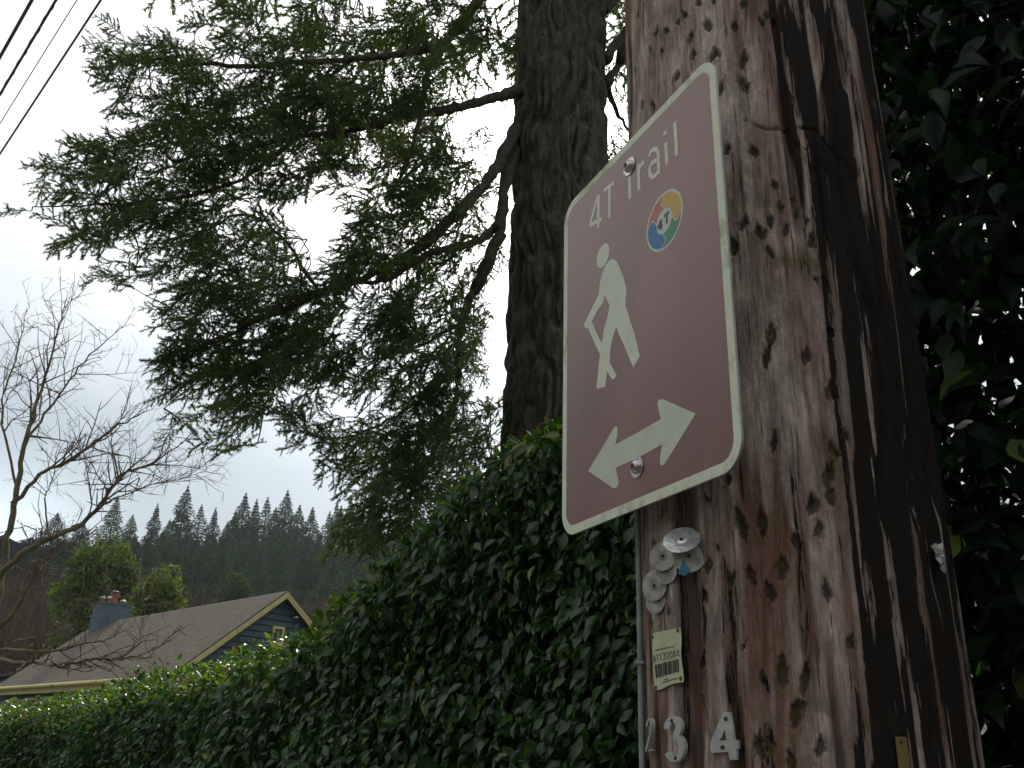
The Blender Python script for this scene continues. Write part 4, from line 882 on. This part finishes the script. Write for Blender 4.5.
# roof: shingle courses as real overlapping steps on both slopes
g = MB(); nc = 38
for sgn in (-1, 1):
    for k in range(nc):
        q0, q1 = ev * k / nc, ev * (k + 1) / nc + .012
        za, zb = -sl * q0 + .002, -sl * q1 + .010
        prism(g, [(-.28, sgn * q0, za), (-.28, sgn * q1, zb), (-.28, sgn * q1, zb - .05), (-.28, sgn * q0, za - .07)], h_ * (hl + .28) * HS, None)
roof = g.build('roof', roofm, house)
for sgn in (-1, 1):  # rake boards, two steps, both gables
    for hh0, dh in ((-.285, 1), (hl + .003, 1)):
        g = MB()
        prism(g, [(hh0 - .035, 0, -.045), (hh0 - .035, sgn * ev, -sl * ev - .045), (hh0 - .035, sgn * ev, -sl * ev - .20), (hh0 - .035, 0, -.20)], h_ * .03 * HS, None)
        prism(g, [(hh0 - .052, 0, -.035), (hh0 - .052, sgn * ev, -sl * ev - .035), (hh0 - .052, sgn * ev, -sl * ev - .105), (hh0 - .052, 0, -.105)], h_ * .016 * HS, None)
        g.build('rake_board', trimm, house)
g = MB()
for sgn in (-1, 1):
    prism(g, [(-.25, sgn * (ev - .03), -sl * ev - .07), (-.25, sgn * (ev - .03), -sl * ev - .27), (-.25, sgn * (ev + .02), -sl * ev - .27), (-.25, sgn * (ev + .02), -sl * ev - .07)], h_ * (hl + .2) * HS, None)
g.build('fascia', trimm, house)
g = MB()
for sgn in (-1, 1): g.tube([hp(-.3, sgn * (ev + .10), -sl * ev - .07), hp(hl, sgn * (ev + .10), -sl * ev - .07)], .07, k=8)
g.build('gutter', trimm, house, smooth=True)
# walls with clapboards
wd_ = ev - .22
wallg = MB(); H0 = gzb; top_ = -sl * wd_ - .1
prism(wallg, [(0, -wd_, H0), (0, wd_, H0), (0, wd_, top_), (0, 0, -.12), (0, -wd_, top_)], h_ * (hl - .25) * HS, None)
kk = 0; zc = H0
while zc < -.2:
    zt = min(zc + .175, -.15); wt = min(wd_, (-zt - .12) / sl) if zt > top_ else wd_; wb = min(wd_, (-zc - .12) / sl) if zc > top_ else wd_
    wallg.add([hp(-.05, -wb, zc), hp(-.05, wb, zc), hp(-.006, wt, zt), hp(-.006, -wt, zt), hp(0, -wb, zc), hp(0, wb, zc)], quads=[[0, 1, 2, 3], [4, 5, 1, 0]])
    if zt < top_:
        for sgn in (-1, 1): wallg.add([hp(0, sgn * (wd_ + .03), zc), hp(hl - .25, sgn * (wd_ + .03), zc), hp(hl - .25, sgn * (wd_ + .006), zt), hp(0, sgn * (wd_ + .006), zt), hp(0, sgn * wd_, zc), hp(hl - .25, sgn * wd_, zc)], quads=[[0, 1, 2, 3], [4, 5, 1, 0]])
    zc += .175
wallg.build('wall', sidem, house)
def window(c, U, nn, w, hgt, nx, ny, name='window'):
    """cream frame, sill and bars round dark glass"""
    R0 = A([U, nn, UP]).T; f = MB(); fw = .085
    for (dx, dz, sx, sz) in ((-w / 2, 0, fw, hgt + fw), (w / 2, 0, fw, hgt + fw), (0, hgt / 2 + .005, w - fw, fw), (0, -hgt / 2, w - fw, fw)): f.box(c + U * dx + UP * dz + nn * .04, (sx, .10, sz), R0)
    for k in range(1, nx): f.box(c + U * (-w / 2 + w * k / nx) + nn * .03, (.03, .05, hgt - fw), R0)
    for k in range(1, ny): f.box(c + UP * (-hgt / 2 + hgt * k / ny) + nn * .026, (w - fw, .045, .03), R0)
    o = f.build(name, trimm, house); p = MB(); p.box(c + nn * .012, (w - .02, .02, hgt - .02), R0); q = p.build('glass', darkgl); q.parent = o
    q.matrix_parent_inverse = Matrix.Identity(4); q.location = Vector(-hloc); s_ = MB(); s_.box(c - UP * (hgt / 2 + .07) + nn * .07, (w + .2, .16, .05), R0); q = s_.build('sill', trimm); q.parent = o; q.location = Vector(-hloc)
window(hp(-.02, .0, -1.22), g_, -h_, .36, .50, 2, 2)
for hq in (2.2, 5.0, 7.8, 9.4, 11.0): window(hp(hq, -wd_ - .02, -sl * ev - .95), h_, -g_, 1.1, 1.25, 2, 2)
# clad chimney with pots, part of the roof
R3 = HR; g = MB(); cc_ = hp(11.75, .02, .02)
g.box(cc_ - UP * .3, (.75 * HS, 1.12 * HS, 1.75 * HS), R3); g.box(cc_ + UP * (.575 * HS + .03), (.82 * HS, 1.19 * HS, .06), R3)
ch = g.build('chimney', mat('blue_grey_chimney_cladding', (.07, .11, .14), (.10, .15, .18), rough=.6, scale=4), None); ch.parent = roof
g = MB()
ct = cc_ + UP * (.60 * HS + .03)
ch.location = Vector(-hloc)
def pot(c, r_, h0, body, cap, nm):
    g = MB(); k = 20; prof = [(r_ * .95, 0), (r_ * .9, h0 * .15), (r_ * .82, h0 * .6), (r_ * .95, h0 * .8), (r_ * 1.02, h0 * .85), (r_ * 1.0, h0)]
    V_ = [c + A([q * math.cos(a), q * math.sin(a), z_]) for q, z_ in prof for a in np.arange(k) * 2 * math.pi / k]
    g.add(V_, quads=[[i_ * k + a, i_ * k + (a + 1) % k, (i_ + 1) * k + (a + 1) % k, (i_ + 1) * k + a] for i_ in range(len(prof) - 1) for a in range(k)]); o = g.build(nm, body, None, smooth=True); tag(o); o.parent = roof; o.location = Vector(-hloc)
    g = MB(); g.tube([c + UP * (h0 + .02), c + UP * (h0 + .07)], r_ * 1.25, k=20); g.tube([c + UP * (h0 + .07), c + UP * (h0 + .13)], [r_ * 1.2, r_ * .4], k=20)
    for a in (0, 2.1, 4.2): g.tube([c + A([math.cos(a), math.sin(a), 0]) * r_ * .8 + UP * (h0 - .03), c + A([math.cos(a), math.sin(a), 0]) * r_ * .8 + UP * (h0 + .03)], .012, k=4)
    q = g.build('pot_cap', cap); q.parent = roof; q.location = Vector(-hloc)
terra = mat('terracotta', (.32, .10, .06), (.38, .14, .08), rough=.8, scale=10); palecap = mat('pale_metal_cap', (.5, .5, .47), (.6, .6, .57), rough=.5, scale=8); darkcap = mat('dark_metal_cap', (.04, .045, .05), (.12, .13, .14), rough=.4, metal=.5, scale=8)
pot(ct + g_ * .0 * HS, .17, .46, terra, darkcap, 'chimney_pot'); pot(ct + g_ * -.42 * HS, .11, .16, terra, palecap, 'chimney_pot'); pot(ct + g_ * -.24 * HS + h_ * -.22, .09, .16, terra, palecap, 'chimney_pot'); pot(ct + g_ * .36 * HS, .11, .12, terra, palecap, 'chimney_pot')
# lower annex beyond the far gable
g = MB(); prism(g, [(hl + .3, -2.6, -1.98), (hl + .3, -2.6, -2.08), (hl + .3, 1.2, -.95 - .9), (hl + .3, 1.2, -.85 - .9)], h_ * 6 * HS, None); 
g.build('annex_roof', mat('dark_roofing', (.035, .035, .038), (.06, .058, .058), rough=.8, scale=8), house)
g = MB(); prism(g, [(hl + .4, -2.4, H0), (hl + .4, -2.4, -2.1), (hl + .4, 1.0, -1.95), (hl + .4, 1.0, H0)], h_ * 5.5 * HS, None); g.build('annex_wall', sidem, house)

# ------------------------------------------------------------------ hillside: conifers, bushy trees, thicket, mast
conleaf = leafmat('conifer_needles', [(0, (.016, .054, .020)), (.5, (.034, .096, .034)), (1, (.07, .14, .04))], rough=.9, spec=.04, trans=.0)
contrunk = mat('conifer_bark', (.04, .032, .025), (.07, .055, .04), rough=.95, scale=2)
def conifer_mesh(seed, hgt=25.0, wid=4.2, n=4600, droop=.22):
    r_ = np.random.default_rng(seed); mb_ = MB(); tiers = []
    nb = 150; V = []
    f = r_.random(n) ** .85; tier = np.round(f * 24) / 24 + r_.normal(0, .006, n); zz = hgt * (.08 + .92 * tier)
    env = wid * (1 - tier) ** 1.0 * (.55 + .8 * vn(tier * 13, np.full(n, seed * 1.), seed)) + .06
    az_ = r_.uniform(0, 2 * math.pi, n); nbq = 9; az_ = np.round((az_ + tier * 40) / (2 * math.pi) * nbq) / nbq * 2 * math.pi - tier * 40 + r_.normal(0, .16, n)
    rr_ = env * r_.random(n) ** .55 * (.8 + .4 * vn(az_ * 3, tier * 24, seed + 1))
    pos_ = np.stack([rr_ * np.cos(az_), rr_ * np.sin(az_), zz - rr_ * droop + r_.normal(0, .12, n)], -1)
    out = np.stack([np.cos(az_), np.sin(az_), np.full(n, -.35)], -1) + r_.normal(size=(n, 3)) * .3
    tv = A([(-.16, 0, 0), (.16, 0, 0), (.34, .45, -.04), (0, 1.35, -.2), (-.34, .45, -.04)]); tf = A([(0, 1, 2), (0, 2, 4), (4, 2, 3)])
    scatter(mb_, tv, tf, pos_, frames(out, UP + r_.normal(size=(n, 3)) * .5), r_.uniform(.5, 1.15, n) * (1.15 - .9 * tier), np.clip(r_.normal(.45, .2, n), 0, 1))
    tb = MB(); tb.tube([(0, 0, -1.5), (0.1, 0, hgt * .5), (0, 0, hgt * .99)], [.42, .25, .03], k=7)
    return mb_, tb
protos = []
for k, (hh_, ww_) in enumerate(((25, 8.8), (24, 7.4), (27, 8.0), (22, 9.0), (25, 6.4), (20, 7.2))):
    mb_, tb = conifer_mesh(500 + k, hh_, ww_)
    r0 = bpy.data.objects.new('conifer', None); COL.objects.link(r0); tag(r0, 'dark green conifer among the many in the far hillside forest', 'tree', 'conifers of the hillside forest')
    mb_.build('crown', conleaf, r0); tb.build('trunk', contrunk, r0); protos.append([r0, False, hh_])
def put(k, x, y, s, sz=None, label=None):
    sz = sz or s; z_ = float(gz(x, y)) ; pr = protos[k]; rz = rng.uniform(0, 6.28)
    if not pr[1]: o = pr[0]; o.location = (x, y, z_); o.rotation_euler = (0, 0, rz); o.scale = (s, s, sz); pr[1] = True
    else: o = dup(pr[0], (x, y, z_), rz, (s, sz))
    if label: o['label'] = label; 
    return o
cnt = 0
def puttop(px, py, D, k, s=None, label=None):
    """tree whose tip is seen at the given pixel"""
    q = at(px, py, D); z0 = float(gz(q[0], q[1])); hgt = q[2] - z0; sz = hgt / protos[k][2]; return put(k, q[0], q[1], s or max(.7, min(1.25, sz)), sz, label)
tips = [(4, 535, 240, 4), (30, 560, 235, 3), (58, 513, 250, 0), (84, 522, 255, 3), (118, 496, 262, 2), (133, 515, 268, 1), (158, 504, 270, 4), (170, 520, 262, 3), (188, 487, 255, 1), (202, 505, 265, 0), (216, 508, 262, 4), (228, 522, 270, 5),
        (246, 494, 262, 3), (257, 500, 268, 4), (268, 498, 262, 0), (288, 491, 258, 1), (300, 506, 268, 5), (313, 508, 265, 3), (330, 512, 268, 0), (345, 518, 262, 1), (362, 512, 262, 4), (378, 520, 268, 2), (396, 515, 262, 0), (415, 520, 265, 3), (236, 512, 275, 3), (276, 508, 275, 3)]
for k, (x, y, D, kk_) in enumerate(tips):
    lb = None
    if (x, y) == (188, 487): lb = 'tallest pointed conifer on the hill, standing above the roof of the cottage'
    o = puttop(x, y, D, kk_, label=lb)
for D, y0, y1, step in ((235, 528, 540, 13), (215, 538, 550, 14), (190, 550, 563, 15)):
    x = -40
    while x < 430:
        puttop(x + rng.uniform(-5, 5), rng.uniform(y0, y1) + (8 if x < 120 else 0), D + rng.uniform(-10, 10), int(rng.integers(0, 6)), None); x += step * rng.uniform(.7, 1.3)
for k in range(90):  # ridge continues out of frame on both sides
    az = rng.choice([rng.uniform(-62, -32), rng.uniform(-11, 8), rng.uniform(-4, 40)]); D = rng.uniform(215, 290); a_ = math.radians(az); put(int(rng.integers(0, 6)), D * math.sin(a_), D * math.cos(a_), rng.uniform(.7, 1.0))
for pr in protos:
    if not pr[1]: put(protos.index(pr), 40, 240, 1)

def bushy(name, px, D, y_top, wid, label, seed, stops, n=9000, lobes=14, leaf=.22, low=.12, tall=1.0):
    q = at(px, y_top, D); z0 = float(gz(q[0], q[1])); hgt = q[2] - z0
    r = root(name, label, 'tree', (q[0], q[1], z0)); r_ = np.random.default_rng(seed); mb_ = MB()
    lob = []
    for k in range(lobes):
        f = r_.random() ** .8; a_ = r_.uniform(0, 6.28); rr_ = wid / 2 * .72 * math.sqrt(r_.random()) * (1 - .55 * f); lob.append((rr_ * math.cos(a_), rr_ * math.sin(a_), hgt * (low + (.88 - low) * f), wid * r_.uniform(.07, .17) * (1.1 - .4 * f)))
    lob.append((0, 0, hgt * .86, wid * .15)); lob = A(lob); k = r_.integers(0, len(lob), n); d = r_.normal(size=(n, 3)); d /= np.linalg.norm(d, axis=1)[:, None]
    rad_ = lob[k, 3] * (.45 + .6 * r_.random(n) ** .5) * (.75 + .5 * vn(d[:, 0] * 3 + k * 7, d[:, 1] * 3 + d[:, 2] * 3, seed))
    pos_ = lob[k, :3] + d * rad_[:, None] * A([1, 1, 1.15 * tall]) + r_.normal(size=(n, 3)) * wid * .012 + A([q[0], q[1], z0])
    scatter(mb_, LT, LF, pos_, frames(d * .6 + UP * .4 + r_.normal(size=(n, 3)) * .6, d + UP * .5 + r_.normal(size=(n, 3)) * .6), r_.uniform(.7, 1.4, n) * leaf, np.clip(r_.normal(.45, .22, n), 0, 1))
    mb_.build('crown', leafmat(name + '_leaf', stops, rough=.6, spec=.3, trans=.3), r)
    tb = MB(); c = A([q[0], q[1], z0]); tb.tube([c - UP * .5, c + UP * hgt * .4, c + UP * hgt * .8], [wid * .03, wid * .022, wid * .006], k=8)
    for l in lob: tb.tube([c + UP * l[2] * .5, c + l[:3] * A([.6, .6, .85]), c + l[:3]], [wid * .012, wid * .008, wid * .003], k=5)
    tb.build('trunk', contrunk, r); return r
bushy('evergreen_tree', 112, 62, 531, 9.6, 'round mid green evergreen tree rising behind the chimney', 11, [(0, (.022, .042, .014)), (.5, (.075, .115, .028)), (1, (.17, .19, .045))], n=17000, lobes=52, leaf=.26)
bushy('evergreen_tree', 168, 58, 556, 6.0, 'yellow green bushy tree just right of the chimney, sloping down to the roof', 12, [(0, (.03, .05, .015)), (.5, (.10, .13, .03)), (1, (.21, .22, .05))], n=12000, lobes=40, leaf=.24)
bushy('evergreen_tree', 238, 120, 568, 9.0, 'dim green low tree behind the ridge of the cottage roof', 13, [(0, (.02, .036, .016)), (.5, (.04, .062, .022)), (1, (.08, .10, .03))], n=9000, lobes=12, leaf=.36)
bushy('young_tree', 333, 90, 580, 2.2, 'slender golden brown young tree right of the gable', 14, [(0, (.08, .07, .03)), (.5, (.15, .13, .055)), (1, (.22, .19, .08))], n=1300, lobes=9, leaf=.2, tall=1.6)
# bare reddish thicket on the lower slope
g = MB(); n = 8000
az_ = np.radians(rng.uniform(-42, 5, n)); D_ = rng.uniform(115, 165, n); X_ = D_ * np.sin(az_); Y_ = D_ * np.cos(az_); Z_ = gz(X_, Y_)
for k in range(n):
    h0 = rng.uniform(4, 7.5) + 1.2 * (D_[k] > 145); p = A([X_[k], Y_[k], Z_[k]]); e = rv(1, .05)[0]
    q1 = p + UP * h0 * .5 + e * h0; q2 = p + UP * h0 + e * h0 * 2 + rv(1, .2)[0]; g.tube([p, q1, q2], [.10, .075, .03], k=3, caps=False, var=rng.random())
    for m_ in range(3):
        f = rng.uniform(.3, .9); b0 = p + (q2 - p) * f; e2 = rv(1, .35)[0] + UP; g.tube([b0, b0 + e2 * h0 * .28], [.06, .025], k=3, caps=False, var=rng.random())
tag(g.build('bare_thicket', leafmat('bare_twigs', [(0, (.055, .035, .022)), (.6, (.10, .065, .038)), (1, (.16, .10, .05))], rough=.9, spec=.1, trans=0)), 'reddish brown mass of bare brushwood on the slope behind the cottage', 'thicket', kind='stuff')
# lattice radio mast
q0 = at(378.5, 330, 330); zb = float(gz(q0[0], q0[1])); mast = root('radio_mast', 'red and white lattice radio mast glimpsed behind the fir boughs', 'mast', (q0[0], q0[1], zb))
redm = mat('mast_red', (.42, .06, .05), (.46, .08, .06), rough=.6); whm = mat('mast_white', (.65, .65, .65), (.7, .7, .7), rough=.6)
ht = q0[2] + 12 - zb; nb = 9; ww = 1.1
for k in range(nb):
    g = MB(); za, zc_ = zb + ht * k / nb, zb + ht * (k + 1) / nb; c3 = [A([math.cos(a), math.sin(a), 0]) * ww for a in (0, 2.094, 4.189)]; c0 = A([q0[0], q0[1], 0])
    for i_ in range(3):
        g.tube([c0 + c3[i_] + UP * za, c0 + c3[i_] + UP * (zc_ - .02)], .13, k=5); ns = 6
        for m_ in range(ns):
            z1 = za + (zc_ - za) * m_ / ns; z2 = za + (zc_ - za) * (m_ + .95) / ns; g.tube([c0 + c3[i_] + UP * z1, c0 + c3[(i_ + 1) % 3] + UP * z2], .07, k=4)
    g.build('mast_section', redm if k % 2 == 0 else whm, mast)

# ------------------------------------------------------------------ haze
hzb = MB(); hzb.box((0, 0, 60), (1960, 1960, 126))
HM = bpy.data.materials.new('air'); HM.use_nodes = True; t = HM.node_tree; t.nodes.remove(t.nodes['Principled BSDF']); pv = t.nodes.new('ShaderNodeVolumePrincipled')
pv.inputs['Color'].default_value = (.82, .9, .95, 1); pv.inputs['Density'].default_value = .0002; pv.inputs['Anisotropy'].default_value = .3; t.links.new(pv.outputs[0], t.nodes['Material Output'].inputs['Volume'])
tag(hzb.build('haze', HM), 'thin pale air between the camera and the hillside', 'haze', kind='stuff')
print('tris total', sum(len(m_.polygons) for m_ in bpy.data.meshes))
